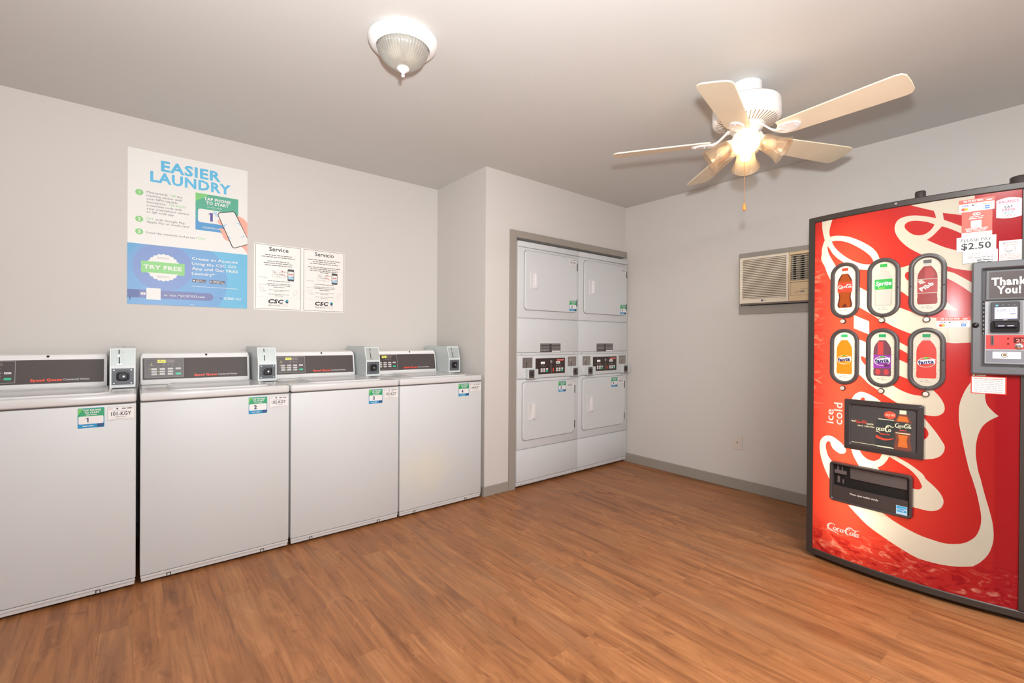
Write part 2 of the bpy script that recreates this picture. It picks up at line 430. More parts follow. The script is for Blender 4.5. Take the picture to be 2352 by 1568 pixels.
# script lettering of the soft drink logo, as pen strokes in a 330 x 100 field
SCRIPT = [
    [(88, 70, 3), (82, 86, 7), (60, 92, 8), (32, 78, 15), (14, 46, 19), (24, 20, 15), (48, 14, 9), (74, 30, 3)],
    [(22, 16, 5), (46, 4, 9), (78, 2, 10), (112, -4, 6), (124, -10, 2)],
    [(90, 56, 4), (78, 44, 12), (78, 26, 13), (92, 18, 6), (104, 32, 11), (104, 48, 9), (90, 56, 4)],
    [(138, 50, 7), (128, 56, 5), (116, 42, 13), (116, 24, 13), (128, 18, 7), (144, 30, 3)],
    [(168, 54, 4), (154, 50, 10), (148, 32, 13), (156, 18, 7), (168, 30, 5), (176, 56, 10), (172, 30, 12), (178, 20, 6), (190, 32, 3)],
    [(186, 50, 8), (198, 54, 7)],
    [(236, 64, 6), (246, 78, 6), (240, 88, 6), (222, 82, 13), (206, 56, 18), (208, 26, 17), (226, 12, 10), (248, 24, 3)],
    [(214, 78, 4), (232, 98, 8), (258, 100, 11), (282, 86, 10), (308, 84, 9), (328, 94, 3)],
    [(262, 52, 4), (250, 40, 12), (250, 24, 12), (262, 16, 6), (274, 28, 10), (274, 44, 9), (262, 52, 4)],
    [(284, 28, 4), (300, 62, 5), (304, 84, 6), (292, 50, 11), (288, 26, 12), (296, 16, 6), (304, 24, 3)],
    [(322, 50, 4), (308, 44, 10), (304, 28, 12), (312, 14, 6), (322, 26, 5), (330, 52, 9), (324, 26, 11), (332, 16, 5), (340, 26, 2)],
]
SCRIPT = [[(x, y, w_ * 1.12) for x, y, w_ in st] for st in SCRIPT]
SWIRL=[
('w','*32,1818 33,1806 34,1767 39,1735 *47,1699 38,1676 33,1648 33,1632 *30,1614 33,1592 48,1561 58,1530 73,1494 *80,1483 *119,1512 *99,1560 82,1593 68,1624 61,1651 *61,1667 67,1658 86,1623 110,1594 *135,1572 *186,1504 *207,1526 222,1522 *238,1519 *289,1505 *287,1569 276,1599 254,1629 223,1656 189,1680 154,1699 113,1711 88,1714 *72,1713 69,1736 71,1757 76,1779 *88,1816'),
('r','*81,1687 100,1687 127,1681 159,1666 189,1645 219,1620 244,1594 258,1572 *263,1557 *275,1543 *248,1545 228,1548 203,1558 170,1577 137,1605 109,1635 90,1664'),
('w','*203,1440 *209,1435 *238,1414 *288,1376 *339,1341 *369,1325 388,1315 *408,1305 430,1290 *451,1279 *496,1274 *608,1265 *636,1263 *637,1165 *608,1164 586,1162 551,1160 *528,1164 *460,1162 *407,1203 373,1220 *340,1239 *316,1257 *284,1276 253,1302 *210,1334 *199,1343'),
('w','*305,1502 *370,1515 383,1518 *398,1522 *453,1486 *420,1360 *397,1376 384,1390 *370,1403 *338,1425'),
('r','*408,1492 *398,1493 389,1490 384,1481 385,1468 390,1457 *398,1449 *409,1447'),
('w','*385,1832 *402,1801 439,1781 *482,1759 487,1743 *490,1724 475,1731 447,1742 415,1751 386,1752 362,1745 348,1727 344,1702 349,1677 365,1644 391,1610 416,1587 *441,1567 *473,1497 *528,1503 549,1492 575,1483 *606,1475 *625,1471 *625,1547 586,1559 *558,1570 521,1588 484,1613 *460,1631 478,1645 495,1665 *510,1684 533,1671 557,1654 *575,1640 *589,1630 *588,1665 *574,1673 544,1694 *516,1712 *512,1744 538,1735 *575,1722 *588,1718 *613,1748 *612,1809'),
('r','*485,1697 463,1711 435,1722 409,1727 390,1723 381,1711 384,1695 397,1677 413,1663 432,1656 452,1658 468,1669 479,1683'),
('w','*512,1490 *528,1481 550,1471 575,1451 *606,1425 *622,1411 *635,1347 *607,1377 584,1401 558,1426 *529,1449 *510,1461'),
('w','*528,1343 547,1323 *563,1305 *532,1308 *514,1313 *514,1354'),
('w','*184,1313 *184,1298 *248,1265 *249,1200 *184,1232'),
('w','*196,1182 *208,1175 222,1169 *236,1161 *300,1134 *334,991 *342,958 373,937 410,922 *447,917 *461,927 *462,950 *488,945 507,920 521,891 525,868 521,850 508,836 489,830 *459,831 *446,833 *446,875 *362,875 *351,881 *311,909 289,928 264,945 244,962 226,983 *208,1001 *188,1019'),
('r','*252,1078 *236,1083 222,1092 215,1089 217,1075 225,1060 *237,1046 *253,1034'),
('w','*361,1166 *368,1162 *397,1143 *404,1138 *404,1106 *396,1111 *369,1130 *361,1133'),
('w','*365,1081 *369,1079 *396,1065 *403,1062 *403,989 *397,992 *368,1005 *364,1009'),
('w','*178,875 189,896 203,909 219,915 240,911 265,899 285,886 *298,875 *298,848 *175,833'),
('r','*215,873 217,882 224,887 232,886 *234,875 *234,860 *215,857'),
('w','*87,432 66,472 46,523 34,570 31,609 35,638 51,661 70,670 93,669 121,653 142,635 154,616 154,602 145,592 130,588 112,595 95,608 85,627 82,639 72,640 64,632 61,612 65,588 74,562 *94,537 *119,500 *119,431'),
('w','*171,638 *178,622 186,594 198,569 *212,544 *229,513 *309,532 *287,553 307,570 322,593 *332,616 *334,631 *305,625 296,600 283,588 270,582 248,585 229,599 *216,618 *209,635'),
('w','*322,628 *332,616 382,588 416,564 439,535 451,506 453,507 448,492 437,485 *421,485 *392,478 *393,393 *421,399 452,397 478,397 500,405 514,418 523,439 523,462 511,489 488,517 465,539 451,562 406,597 *364,618 *345,632 *334,634'),
('w','*455,819 475,791 498,756 517,721 526,700 523,673 509,650 487,636 *458,628 *445,626 *443,825'),
('r','*458,775 467,765 472,748 468,731 *458,719 *444,717 *443,773'),
('w','*610,998 593,964 580,926 572,889 570,848 572,804 579,757 589,692 603,614 614,571 627,516 637,456 642,411 639,370 628,331 610,304 587,284 561,273 529,266 490,269 447,276 394,294 *347,316 *314,336 *258,350 *167,334 203,300 245,263 286,238 *348,206 394,185 439,169 491,166 535,169 572,177 *618,193 641,219 663,258 675,301 679,345 675,398 665,452 652,510 639,576 631,612 624,673 624,720 630,764 642,802 662,830 *690,853 674,870 656,897 650,925 *650,943 *649,994'),
]
# ------------------------------------------------------------------ shared materials
WALL = mat('wall_paint', WALLC, .62, spec=.3, bump=(140, .10, .002))
CEIL = mat('ceiling_paint', CEILC, .75, spec=.2, bump=(90, .12, .002))
TRIM = mat('trim_paint', '9c948a', .5)
WHITE = mat('appliance_white', 'd2d4d4', .42, spec=.3)
WHITE2 = mat('appliance_white_top', 'd5d4d3', .16, spec=.5)
GREYM = mat('grey_enamel', 'c9cfce', .35)
SEAM = mat('dark_seam', '55504e', .7)
BLACK = mat('black_plastic', '1b1718', .35)
PANELB = mat('brown_black_overlay', '544b49', .5, spec=.3)
CONW = mat('console_white', 'efedeb', .35, spec=.4)
INK = mat('ink_black', '2a2728', .6); INKG = mat('ink_grey', '77726f', .6); INKL = mat('ink_pale_grey', 'a9a5a2', .6)
PAPER = mat('paper_white', 'e9e8e3', .45); PAPER2 = mat('sticker_white', 'e6e4e2', .35)
CHROME = mat('chrome', 'd9d9d9', .18, metal=1.0); STEEL = mat('brushed_steel', 'a8a19d', .38, metal=.8)
GREEN = mat('print_green', '2f9e6c', .4); GREENL = mat('print_light_green', '6cc25a', .4); TEAL = mat('print_blue', '1e8fc0', .4)
NAVY = mat('ink_navy', '2b2a5e', .5); ORED = mat('print_orange_red', 'f4503a', .45)
YELLOWLED = mat('display_yellow', 'f6ee3c', .5, emit=1.2)

# ------------------------------------------------------------------ room shell
XL, XR, YN, YA, YC, XB, HC = -2.62, 3.68, -1.92, 3.481, 2.7775, 2.010, 2.44
bm = BM(); box(bm, (XL - .1, YN - .1, -.08), (XR + .1, YA + .1, 0)); struct('floor', bm, floor_material())
bm = BM(); box(bm, (XL - .1, YN - .1, HC), (XR + .1, YA + .1, HC + .08)); struct('ceiling', bm, CEIL)
bm = BM(); box(bm, (XL - .1, YA, 0), (XR + .1, YA + .1, HC)); struct('wall_left', bm, WALL)
bm = BM(); box(bm, (XB, YC + .1, 0), (XB + .1, YA, HC)); struct('wall_alcove', bm, WALL)
bm = BM(); box(bm, (XB, YC, 0), (2.294, YC + .1, HC)); box(bm, (2.294, YC, 1.957), (XR, YC + .1, HC)); struct('wall_back', bm, WALL)
bm = BM()   # right wall with the opening of the air conditioner
AY0, AY1, AZ0, AZ1 = 1.04, 1.668, 1.435, 1.803
box(bm, (XR, YN - .1, 0), (XR + .1, AY0, HC)); box(bm, (XR, AY1, 0), (XR + .1, YA, HC))
box(bm, (XR, AY0, 0), (XR + .1, AY1, AZ0)); box(bm, (XR, AY0, AZ1), (XR + .1, AY1, HC)); struct('wall_right', bm, WALL)
bm = BM()   # rear wall with a window
box(bm, (XL - .1, YN, 0), (XL, 0.02, HC)); box(bm, (XL - .1, 1.22, 0), (XL, YA, HC))
box(bm, (XL - .1, 0.02, 0), (XL, 1.22, .75)); box(bm, (XL - .1, 0.02, 2.15), (XL, 1.22, HC)); struct('wall_rear', bm, WALL)
bm = BM()   # wall behind the camera with a wide opening where the added fill light stands
box(bm, (XL - .1, YN - .1, 0), (-.45, YN, HC)); box(bm, (2.25, YN - .1, 0), (XR + .1, YN, HC)); box(bm, (-.45, YN - .1, 2.35), (2.25, YN, HC))
struct('wall_near', bm, WALL)

def board(name, a, b, bev=.004):
    bm = BM(); box(bm, a, b, bev); return struct(name, bm, TRIM)
board('baseboard_right', (XR - .013, YN, 0), (XR, YC, .084))
board('baseboard_back', (XB - .013, YC - .013, 0), (2.236, YC, .073))
board('baseboard_alcove', (XB - .013, YC, 0), (XB, YA, .073))
board('trim_1', (2.236, YC - .017, 0), (2.297, YC, 2.012), .003)
board('trim_2', (2.297, YC - .017, 1.957), (XR - .001, YC, 2.012), .003)
board('baseboard_left', (XL, YA - .013, 0), (XB - .013, YA, .084))

# ------------------------------------------------------------------ wall plate
t = thing('wall_plate', 'small wall-coloured cover plate low on the right wall above the baseboard', 'wall plate', (XR, 1.69, .37))
bm = BM(); box(bm, (XR - .006, 1.657, .312), (XR + .002, 1.727, .425), .003); obj('plate', bm, mat('plate_paint', 'd6cbc1', .45), t)
bm = BM(); cyl(bm, (XR - .006, 1.692, .369), (XR - .014, 1.692, .369), .006, .004, 12); obj('jack', bm, mat('plate_jack', '8a8078', .4), t)
bm = BM(); cyl(bm, (XR - .005, 1.692, .410), (XR - .0075, 1.692, .410), .003, .003, 8); obj('screw', bm, mat('plate_screw', 'b5aaa0', .4), t)
bm = BM(); cyl(bm, (XR - .005, 1.692, .328), (XR - .0075, 1.692, .328), .003, .003, 8); obj('screw', bm, mat('plate_screw', 'b5aaa0', .4), t)

# ------------------------------------------------------------------ washing machines
YW = 2.77
def sticker(parent, f, number, w=.088, h=.088):
    A = Art(f)
    A.poly(rrect(0, 0, w, h, .003), TEAL, 0)
    A.rect(.0005, h * .5, w - .0005, h - .002, GREEN, 1)
    A.poly([(.0005, h * .66), (.0005, h - .002), (w * .2, h - .002)], GREENL, 2)
    A.rect(w * .72, .002, w - .002, h * .2, mat('print_deep_blue', '24507e', .4), 1)
    A.text('TAP PHONE', w * .53, h * .845, h * .085, PAPER2, 3, bold=.03, w=w * .68)
    A.text('TO START', w * .53, h * .725, h * .085, PAPER2, 3, bold=.03, w=w * .58)
    A.small(w * .3, w * .72, h * .64, h * .05, PAPER2, 3)
    A.poly(rrect(w * .03, h * .2, w * .97, h * .59, h * .06), PAPER2, 3)
    A.text(number, w * .36, h * .28, h * .225, NAVY, 4, bold=.035)
    A.small(w * .18, w * .62, h * .08, h * .06, PAPER2, 3, 5)
    return A.done('number_sticker', parent)
def id_plate(parent, f, code, w=.098, h=.064):
    A = Art(f)
    A.poly(rrect(0, 0, w, h, .003), PAPER2, 0); A.frame(.0015, .0015, w - .0015, h - .0015, .0009, INKG, 1)
    A.text('CSC', w * .13, h * .80, h * .1, mat('ink_dull_red', 'b9706c', .5), 2, w=w * .16)
    A.poly([(w * .31, h * .86), (w * .37, h * .93), (w * .40, h * .84), (w * .35, h * .76)], mat('ink_slate', '49576b', .5), 2)
    A.small(w * .52, w * .94, h * .80, h * .13, INKG, 2, 1)
    A.small(w * .2, w * .7, h * .66, h * .05, INKL, 2, 2)
    A.text(code, w * .5, h * .36, h * .25, INK, 2, bold=.015, w=w * .72)
    A.small(w * .3, w * .7, h * .24, h * .07, INKL, 2, 3); A.small(w * .12, w * .9, h * .1, h * .05, INKL, 2, 4)
    return A.done('serial_plate', parent)

X0W, WW = -.636, .645
def make_washer():
    X, Y = X0W, YW
    t = thing('washing_machine', '', 'washing machine', (X, Y, 0), 'top-load washing machines along the left wall')
    P = lambda x, y, z: (X + x, Y + y, z)
    bm = BM(); box(bm, P(0, 0, .043), P(WW, .69, .857), .006); obj('cabinet', bm, WHITE, t, True)
    bm = BM(); box(bm, P(.004, .006, .013), P(WW - .004, .03, .041), .003)
    for q in (.10, WW - .14):
        box(bm, P(q, .0035, .014), P(q + .018, .007, .030), 0, mi=1); box(bm, P(q + .004, .002, .016), P(q + .014, .004, .026), 0, mi=0)
    box(bm, P(.002, .002, .030), P(WW - .002, .01, .0415), .002)
    obj('toe_strip', bm, [mat('toe_grey', 'cfcdcc', .3), SEAM], t)
    for qx in (.06, WW - .06):
        for qy in (.08, .62):
            bm = BM(); cyl(bm, P(qx, qy, 0), P(qx, qy, .045), .018, .012, 12); obj('foot', bm, BLACK, t)
    bm = BM(); box(bm, P(-.001, -.004, .862), P(WW + .001, .69, .902), .010, 3); box(bm, P(.006, .004, .855), P(WW - .006, .68, .864), 0, mi=1)
    obj('top_deck', bm, [WHITE2, SEAM], t, True)
    bm = BM()   # lid: shallow pan with a raised rim and a dipped front lip
    lo = lambda i, z: [P(a, b, z) for a, b in rrect(.115 + i, .035 + i, .555 - i, .43 - i * .4, .05)]
    loft(bm, [lo(0, .9015), lo(.003, .909), lo(.012, .911), lo(.030, .904), lo(.06, .9035)], 0, True, True)
    obj('lid', bm, WHITE2, t, True)
    # console: leaning back panel with a rounded top
    cx0, cx1 = .004, .527
    def prof(y0, y1, z0, z1): return y0, y1, z0, z1
    bm = BM()
    sec = [(.452, .903), (.444, .918), (.468, 1.050), (.478, 1.070), (.505, 1.078), (.640, 1.070), (.668, 1.04), (.668, .903)]
    ins = [(.456, .906), (.450, .92), (.473, 1.046), (.483, 1.062), (.508, 1.070), (.636, 1.063), (.660, 1.036), (.660, .906)]
    loft(bm, [[P(cx0, y, z) for y, z in ins], [P(cx0 + .008, y, z) for y, z in sec], [P(cx1 - .008, y, z) for y, z in sec], [P(cx1, y, z) for y, z in ins]])
    con = obj('console', bm, CONW, t, True)
    d = Vector((0, .024, .132)).normalized(); nrm = Vector((0, -d.z, d.y))
    f = flat(P(cx0, .444, .918), (1, 0, 0), d, nrm)   # a along console, b up its face
    L = .1341
    A = Art(f, .0012)
    A.poly(rrect(.009, .013, cx1 - cx0 - .012, L - .003, .002), PANELB, 0)
    k0, k1, kb, kt = .018, .192, .022, .1275
    A.rect(k0, kb, k1, kt, mat('keypad_black', '4a4140', .35), 1); A.frame(k0, kb, k1, kt, .0018, INKL, 2)
    A.rect(.072, .1045, .15, .121, mat('display_window', '6f625f', .3), 2)
    seg = {'2': 'abged', '5': 'afgcd'}
    for i, ch in enumerate('225'):     # seven-segment price
        a0 = .074 + i * .0128; hb = .1055; h = .0145; wd = .0096; th = .0022
        q = {'a': (a0, hb + h - th, a0 + wd, hb + h), 'g': (a0, hb + h / 2 - th / 2, a0 + wd, hb + h / 2 + th / 2), 'd': (a0, hb, a0 + wd, hb + th),
             'f': (a0, hb + h / 2, a0 + th, hb + h), 'b': (a0 + wd - th, hb + h / 2, a0 + wd, hb + h), 'e': (a0, hb, a0 + th, hb + h / 2), 'c': (a0 + wd - th, hb, a0 + wd, hb + h / 2)}
        for sname in seg[ch]: A.rect(*q[sname], YELLOWLED, 3)
    A.poly([(.044, .097), (.050, .103), (.049, .096), (.045, .092)], mat('ink_yellow', 'e8d860', .5), 3); A.small(.038, .060, .088, .004, INKL, 3)
    for q in (.102, .121, .138): A.rect(q - .002, .0955, q + .002, .0985, INKL, 3); A.small(q - .005, q + .005, .0905, .004, INKL, 3)
    KEYW = mat('key_white', 'dcd8d4', .4)
    for r in range(3):
        b = .0655 - r * .0145
        A.rect(.033, b + .003, .039, b + .005, INKL, 3)
        for c_ in range(3):
            a = .047 + c_ * .036; A.poly(rrect(a, b, a + .024, b + .0095, .002, 2), KEYW, 3); A.small(a + .003, a + .021, b + .0035, .003, INKG, 4)
            A.poly(circ(a - .004, b + .0047, .0014, 8), YELLOWLED if (r, c_) in ((0, 0), (1, 1), (2, 1)) else INKL, 3)
    A.poly(rrect(.155, .0655, .179, .075, .002, 2), KEYW, 3); A.small(.159, .176, .069, .003, INKG, 4); A.poly(circ(.151, .070, .0014, 8), INKL, 3)
    A.poly(rrect(.155, .0365, .179, .0475, .002, 2), mat('key_green', '2fc48e', .4), 3); A.poly(circ(.151, .042, .0014, 8), INKL, 3)
    A.text('Speed Queen', .298, .0255, .0112, ORED, 3, bold=.055, w=.112)
    A.text('Commercial Washer', .408, .0265, .0092, mat('ink_white', 'efece8', .5), 3, w=.098)
    A.done('control_panel', con)
    bm = BM(); c0 = Vector(P(.305, .476, 1.063)); nv = Vector((0, -.9, .45)); cyl(bm, c0 - nv * .004, c0 + nv * .003, .0065, .0055, 14); obj('lock_plug', bm, BLACK, con)
    # coin box
    bx0, bx1 = .542, .643
    bm = BM(); sec = [(.294, .906), (.290, .910), (.290, 1.012), (.318, 1.104), (.322, 1.109), (.655, 1.109), (.66, 1.104), (.66, .906)]
    loft(bm, [[P(bx0, y, z) for y, z in sec], [P(bx1, y, z) for y, z in sec]]); cb = obj('coin_box', bm, GREYM, t)
    f2 = flat(P(bx0, .290, .906), (1, 0, 0), (0, 0, 1), (0, -1, 0))
    BW = bx1 - bx0
    A = Art(f2, .0008)
    A.frame(.001, .004, BW - .001, .106, .004, mat('enamel_edge', 'e6e9e8', .3), 0)
    A.rect(.008, .016, BW - .007, .098, mat('lock_plate_slate', '5a5d61', .4), 1); A.done('lock_plate', cb)
    bm = BM()
    for a, b in ((.017, .024), (BW - .017, .024), (.017, .090), (BW - .017, .090)):
        c0 = Vector(f2(a, b, 0)); cyl(bm, c0 - Vector((0, -.002, 0)), c0 + Vector((0, -.004, 0)), .0045, .003, 10, mi=1)
    lp = lambda i, o: [f2(a, b, o) for a, b in rrect(.026 + i, .035 + i, BW - .024 - i, .082 - i, .012)]
    loft(bm, [lp(0, .0012), lp(.001, .005), lp(.005, .006), lp(.008, .0035)], 0)
    c0 = Vector(f2(BW / 2 + .004, .058, .003)); cyl(bm, c0, c0 + Vector((0, -.006, 0)), .011, .009, 16, mi=2); cyl(bm, c0 + Vector((0, -.0055, 0)), c0 + Vector((0, -.0075, 0)), .0045, .0045, 10, mi=1)
    obj('coin_lock', bm, [BLACK, CHROME, mat('lock_core', '4c4a4b', .3, metal=.6)], cb)
    d2 = Vector((0, .028, .092)).normalized(); f3 = flat(P(bx0, .290, 1.012), (1, 0, 0), d2, (0, -d2.z, d2.y)); L2 = .0962
    A = Art(f3, .0008); A.frame(.001, .001, BW - .001, L2 - .001, .0035, mat('enamel_edge', 'e6e9e8', .3), 0); A.rect(.006, .004, BW - .006, L2 - .006, mat('coin_plate_grey', 'b9c1c0', .3, metal=.3), 1)
    A.rect(.048, .074, .056, .077, INKL, 2)
    A.done('coin_plate', cb)
    bm = BM()
    c0 = Vector(f3(.033, .055, .001)); cyl(bm, c0, c0 + f3(0, 0, 1) * 0 + Vector((0, -d2.z, d2.y)) * .006, .006, .005, 12)
    for a, b0, b1, mi in ((.036, .068, .090, 1), (.037, .016, .050, 1)):
        q = [f3(a - .0022, b0, .002), f3(a + .0022, b0, .002), f3(a + .0022, b1, .002), f3(a - .0022, b1, .002)]
        q2 = [f3(a - .0022, b0, 0), f3(a + .0022, b0, 0), f3(a + .0022, b1, 0), f3(a - .0022, b1, 0)]; loft(bm, [q2, q], mi)
    q = [f3(.026, .010, .0), f3(.048, .010, .0), f3(.048, .015, .0), f3(.026, .015, .0)]; loft(bm, [q, [p + Vector((0, -d2.z, d2.y)) * .008 for p in q]], 0)
    obj('coin_slot', bm, [CHROME, INK], cb)
    bm = BM(); cyl(bm, P(.594, .50, 1.1085), P(.594, .50, 1.1125), .006, .005, 10); obj('box_screw', bm, STEEL, cb)
    return t
WX = [-.636, .024, .678, 1.331]
WL = ['white top-load washing machine with the number 1 sticker, cut off by the left edge',
      'white top-load washing machine with the number 2 sticker, under the big blue poster',
      'white top-load washing machine with the number 3 sticker, under the black and white notice',
      'white top-load washing machine with the number 4 sticker, beside the wall corner']
w0 = make_washer(); protos = [w0] + [dup(w0) for _ in range(3)]
for i, o in enumerate(protos):
    o.location = (WX[i], YW, 0); o['label'] = WL[i]
for i, o in enumerate(protos):
    bpy.context.view_layer.update()
    sticker(o, flat((WX[i] + .446, YW, .760), (1, 0, 0), (0, 0, 1), (0, -1, 0)), str(i + 1))
    id_plate(o, flat((WX[i] + .543, YW, .783), (1, 0, 0), (0, 0, 1), (0, -1, 0)), '10%d-KGY' % (i + 1))

# yellow stain on the fourth cabinet's enamel: a variant of the white with a soft patch of its own
def stained_white():
    m = MATS['appliance_white'].copy(); m.name = 'appliance_white_stained'; nt = m.node_tree; b = nt.nodes['Principled BSDF']
    tc = nt.nodes.new('ShaderNodeTexCoord'); mp = nt.nodes.new('ShaderNodeMapping'); nt.links.new(tc.outputs['Object'], mp.inputs[0])
    mp.inputs['Location'].default_value = (-.17, 0, -.27); mp.inputs['Scale'].default_value = (1, 0, 1)
    vl = nt.nodes.new('ShaderNodeVectorMath'); vl.operation = 'LENGTH'; nt.links.new(mp.outputs[0], vl.inputs[0])
    n = nt.nodes.new('ShaderNodeTexNoise'); n.inputs['Scale'].default_value = 5; nt.links.new(tc.outputs['Object'], n.inputs['Vector'])
    ad = nt.nodes.new('ShaderNodeMath'); ad.operation = 'MULTIPLY_ADD'; nt.links.new(n.outputs['Fac'], ad.inputs[0]); ad.inputs[1].default_value = .35; nt.links.new(vl.outputs['Value'], ad.inputs[2])
    mr = nt.nodes.new('ShaderNodeMapRange'); nt.links.new(ad.outputs[0], mr.inputs[0]); mr.inputs[1].default_value = .42; mr.inputs[2].default_value = .2; mr.inputs[3].default_value = 0; mr.inputs[4].default_value = .38
    mx = nt.nodes.new('ShaderNodeMixRGB'); mx.inputs[1].default_value = b.inputs['Base Color'].default_value; mx.inputs[2].default_value = (*lin('e6dfbd'), 1)
    nt.links.new(mr.outputs[0], mx.inputs[0]); nt.links.new(mx.outputs[0], b.inputs['Base Color']); return m
for ch in protos[3].children:
    if ch.name.startswith('cabinet'): ch.data = ch.data.copy(); ch.data.materials[0] = stained_white()

# ------------------------------------------------------------------ stacked dryers
YD = 2.748
def door(parent, P, x0, z0, x1, z1, hx0, hz0, hx1, hz1, hin):
    bm = BM(); lp = lambda i, o: [P(a, o, b) for a, b in rrect(x0 + i, z0 + i, x1 - i, z1 - i, .028)]
    loft(bm, [lp(-.004, -.0005), lp(-.004, -.0025), lp(-.001, -.0025)], 1, False, False)
    loft(bm, [lp(-.001, .002), lp(-.001, -.009), lp(.003, -.013), lp(.02, -.014)], 0)
    dr = obj('door', bm, [WHITE, mat('door_gap', '8d8785', .6)], parent, True)
    bm = BM(); lq = lambda i, o: [P(a, o, b) for a, b in rrect(hx0 + i, hz0 + i, hx1 - i, hz1 - i, .006)]
    loft(bm, [lq(0, -.012), lq(.001, -.018), lq(.004, -.019), lq(.007, -.0165)], 0)
    xm = (hx0 + hx1) / 2 + .004
    lg = lambda o, i: [P(a, o, b) for a, b in rrect(xm + i, hz0 + .006 + i, hx1 - .006 - i * .3, hz1 - .006 - i, .012)]
    loft(bm, [lg(-.016, 0), lg(-.030, .002), lg(-.034, .006)], 0)
    obj('handle', bm, mat('handle_white', 'dbd9d8', .4), dr, True)
    for za, zb in hin:
        bm = BM(); box(bm, P(x1 + .006, -.010, za), P(x1 + .012, .0, zb), .001); obj('hinge', bm, mat('hinge_dark', '5a5151', .5), parent)
    return dr
def make_dryer():
    X, Y, Wd = 2.298, YD, .6855
    t = thing('stacked_dryer', '', 'stacked dryer', (X, Y, 0), 'coin-operated stacked dryers in the closet')
    P = lambda x, y, z: (X + x, Y + y, z)
    bm = BM(); box(bm, P(.002, .012, .02), P(Wd - .002, .66, 1.930)); obj('cabinet', bm, mat('dryer_side', 'd8d5d4', .35), t)
    for qx in (.05, Wd - .05):
        for qy in (.08, .6):
            bm = BM(); cyl(bm, P(qx, qy, 0), P(qx, qy, .03), .02, .014, 10); obj('foot', bm, BLACK, t)
    def panel(name, z0, z1, y0=0.0, bev=.006):
        bm = BM(); box(bm, P(.001, y0, z0), P(Wd - .001, .03, z1), bev); return obj(name, bm, WHITE, t, True)
    panel('top_cap', 1.888, 1.932, -.004); panel('upper_front', 1.334, 1.885)
    lint = panel('service_panel', 1.062, 1.330); panel('lower_front', .305, .853)
    base = panel('base_panel', .052, .301)
    bm = BM(); box(bm, P(.003, .006, .026), P(Wd - .003, .03, .050), .003)
    for q in (.04, Wd - .06): cyl(bm, P(q, .008, .036), P(q, .001, .036), .007, .006, 10); cyl(bm, P(q, .002, .036), P(q, -.0005, .036), .003, .003, 8, mi=1)
    obj('toe_strip', bm, [mat('toe_grey', 'cfcdcc', .3), SEAM], t)
    bm = BM(); box(bm, P(.003, .004, 1.042), P(Wd - .003, .03, 1.060), .002)
    for q in (.04, Wd - .05): cyl(bm, P(q, .006, 1.051), P(q, .0005, 1.051), .007, .006, 10); cyl(bm, P(q, .001, 1.051), P(q, -.0008, 1.051), .003, .003, 8, mi=1)
    obj('service_panel_lip', bm, [WHITE, SEAM], t)
    door(t, P, .064, 1.400, .652, 1.862, .118, 1.563, .185, 1.698, [(1.757, 1.822), (1.448, 1.512)])
    door(t, P, .052, .374, .632, .828, .101, .527, .178, .664, [(.711, .777), (.411, .475)])
    # warning label
    f = flat(P(0, 0, 0), (1, 0, 0), (0, 0, 1), (0, -1, 0))
    A = Art(f, .0006); A.rect(.236, 1.058, .474, 1.137, PAPER2, 0); A.rect(.239, 1.061, .471, 1.134, mat('label_black', '4b4645', .5), 1)
    for r in range(5):
        A.small(.245, .340, 1.122 - r * .0125, .007, INKL, 2, r); A.small(.368, .466, 1.122 - r * .0125, .007, INKL, 2, r + 9)
    A.rect(.372, 1.063, .468, 1.074, PAPER2, 3); A.done('warning_label', t)
    # control panel with display, coin plates and coin drops
    bm = BM(); box(bm, P(.001, -.004, .857), P(Wd - .001, .03, 1.040), .006); cp = obj('control_panel', bm, WHITE, t, True)
    f = flat(P(0, -.004, 0), (1, 0, 0), (0, 0, 1), (0, -1, 0))
    A = Art(f, .0006); A.rect(.186, .886, .520, 1.014, mat('keypad_brown', '3a2d2a', .3), 0)
    W_ = mat('ink_white', 'efece8', .5)
    for k in (0, 1):
        a = .215 + k * .175
        A.poly(rrect(a + .028, .967, a + .072, .985, .002, 2), mat('display_white', 'f4f2ea', .4, emit=.5), 1)
        A.small(a + .033, a + .066, .972, .010, mat('keypad_brown', '3a2d2a', .3), 2)
        for q in (.032, .058, .074): A.poly([(a + q - .004, .945), (a + q + .004, .945), (a + q, .957)], INKL, 1)
        A.rect(a - .012, .902, a - .002, .932, ORED, 1)
        for r in range(2):
            for c_ in range(3):
                A.poly(rrect(a + .026 + c_ * .030, .903 + r * .016, a + .048 + c_ * .030, .917 + r * .016, .002, 2), mat('key_green', '2fc48e', .4) if c_ == 2 and r == 0 else mat('key_white', 'dcd8d4', .4), 1)
    A.rect(.357, .892, .362, .965, INKG, 1); A.ring(.360, .985, 0, .012, INKL, 1, 16); A.ring(.360, .985, 0, .008, STEEL, 2, 16)
    A.rect(.424, .990, .508, 1.004, mat('print_red', 'c8281f', .4), 1); A.text('SPEED QUEEN', .466, .9935, .007, W_, 2, w=.076)
    A.done('display_panel', cp)
    for a in (.05, .556):
        A = Art(f, .0010); A.rect(a, .941, a + .102, 1.022, STEEL, 0); A.rect(a + .040, .946, a + .045, .990, INK, 1); A.rect(a + .038, .995, a + .041, 1.018, INKG, 1)
        A.ring(a + .034, .992, 0, .008, CHROME, 1, 12); A.done('coin_plate', cp)
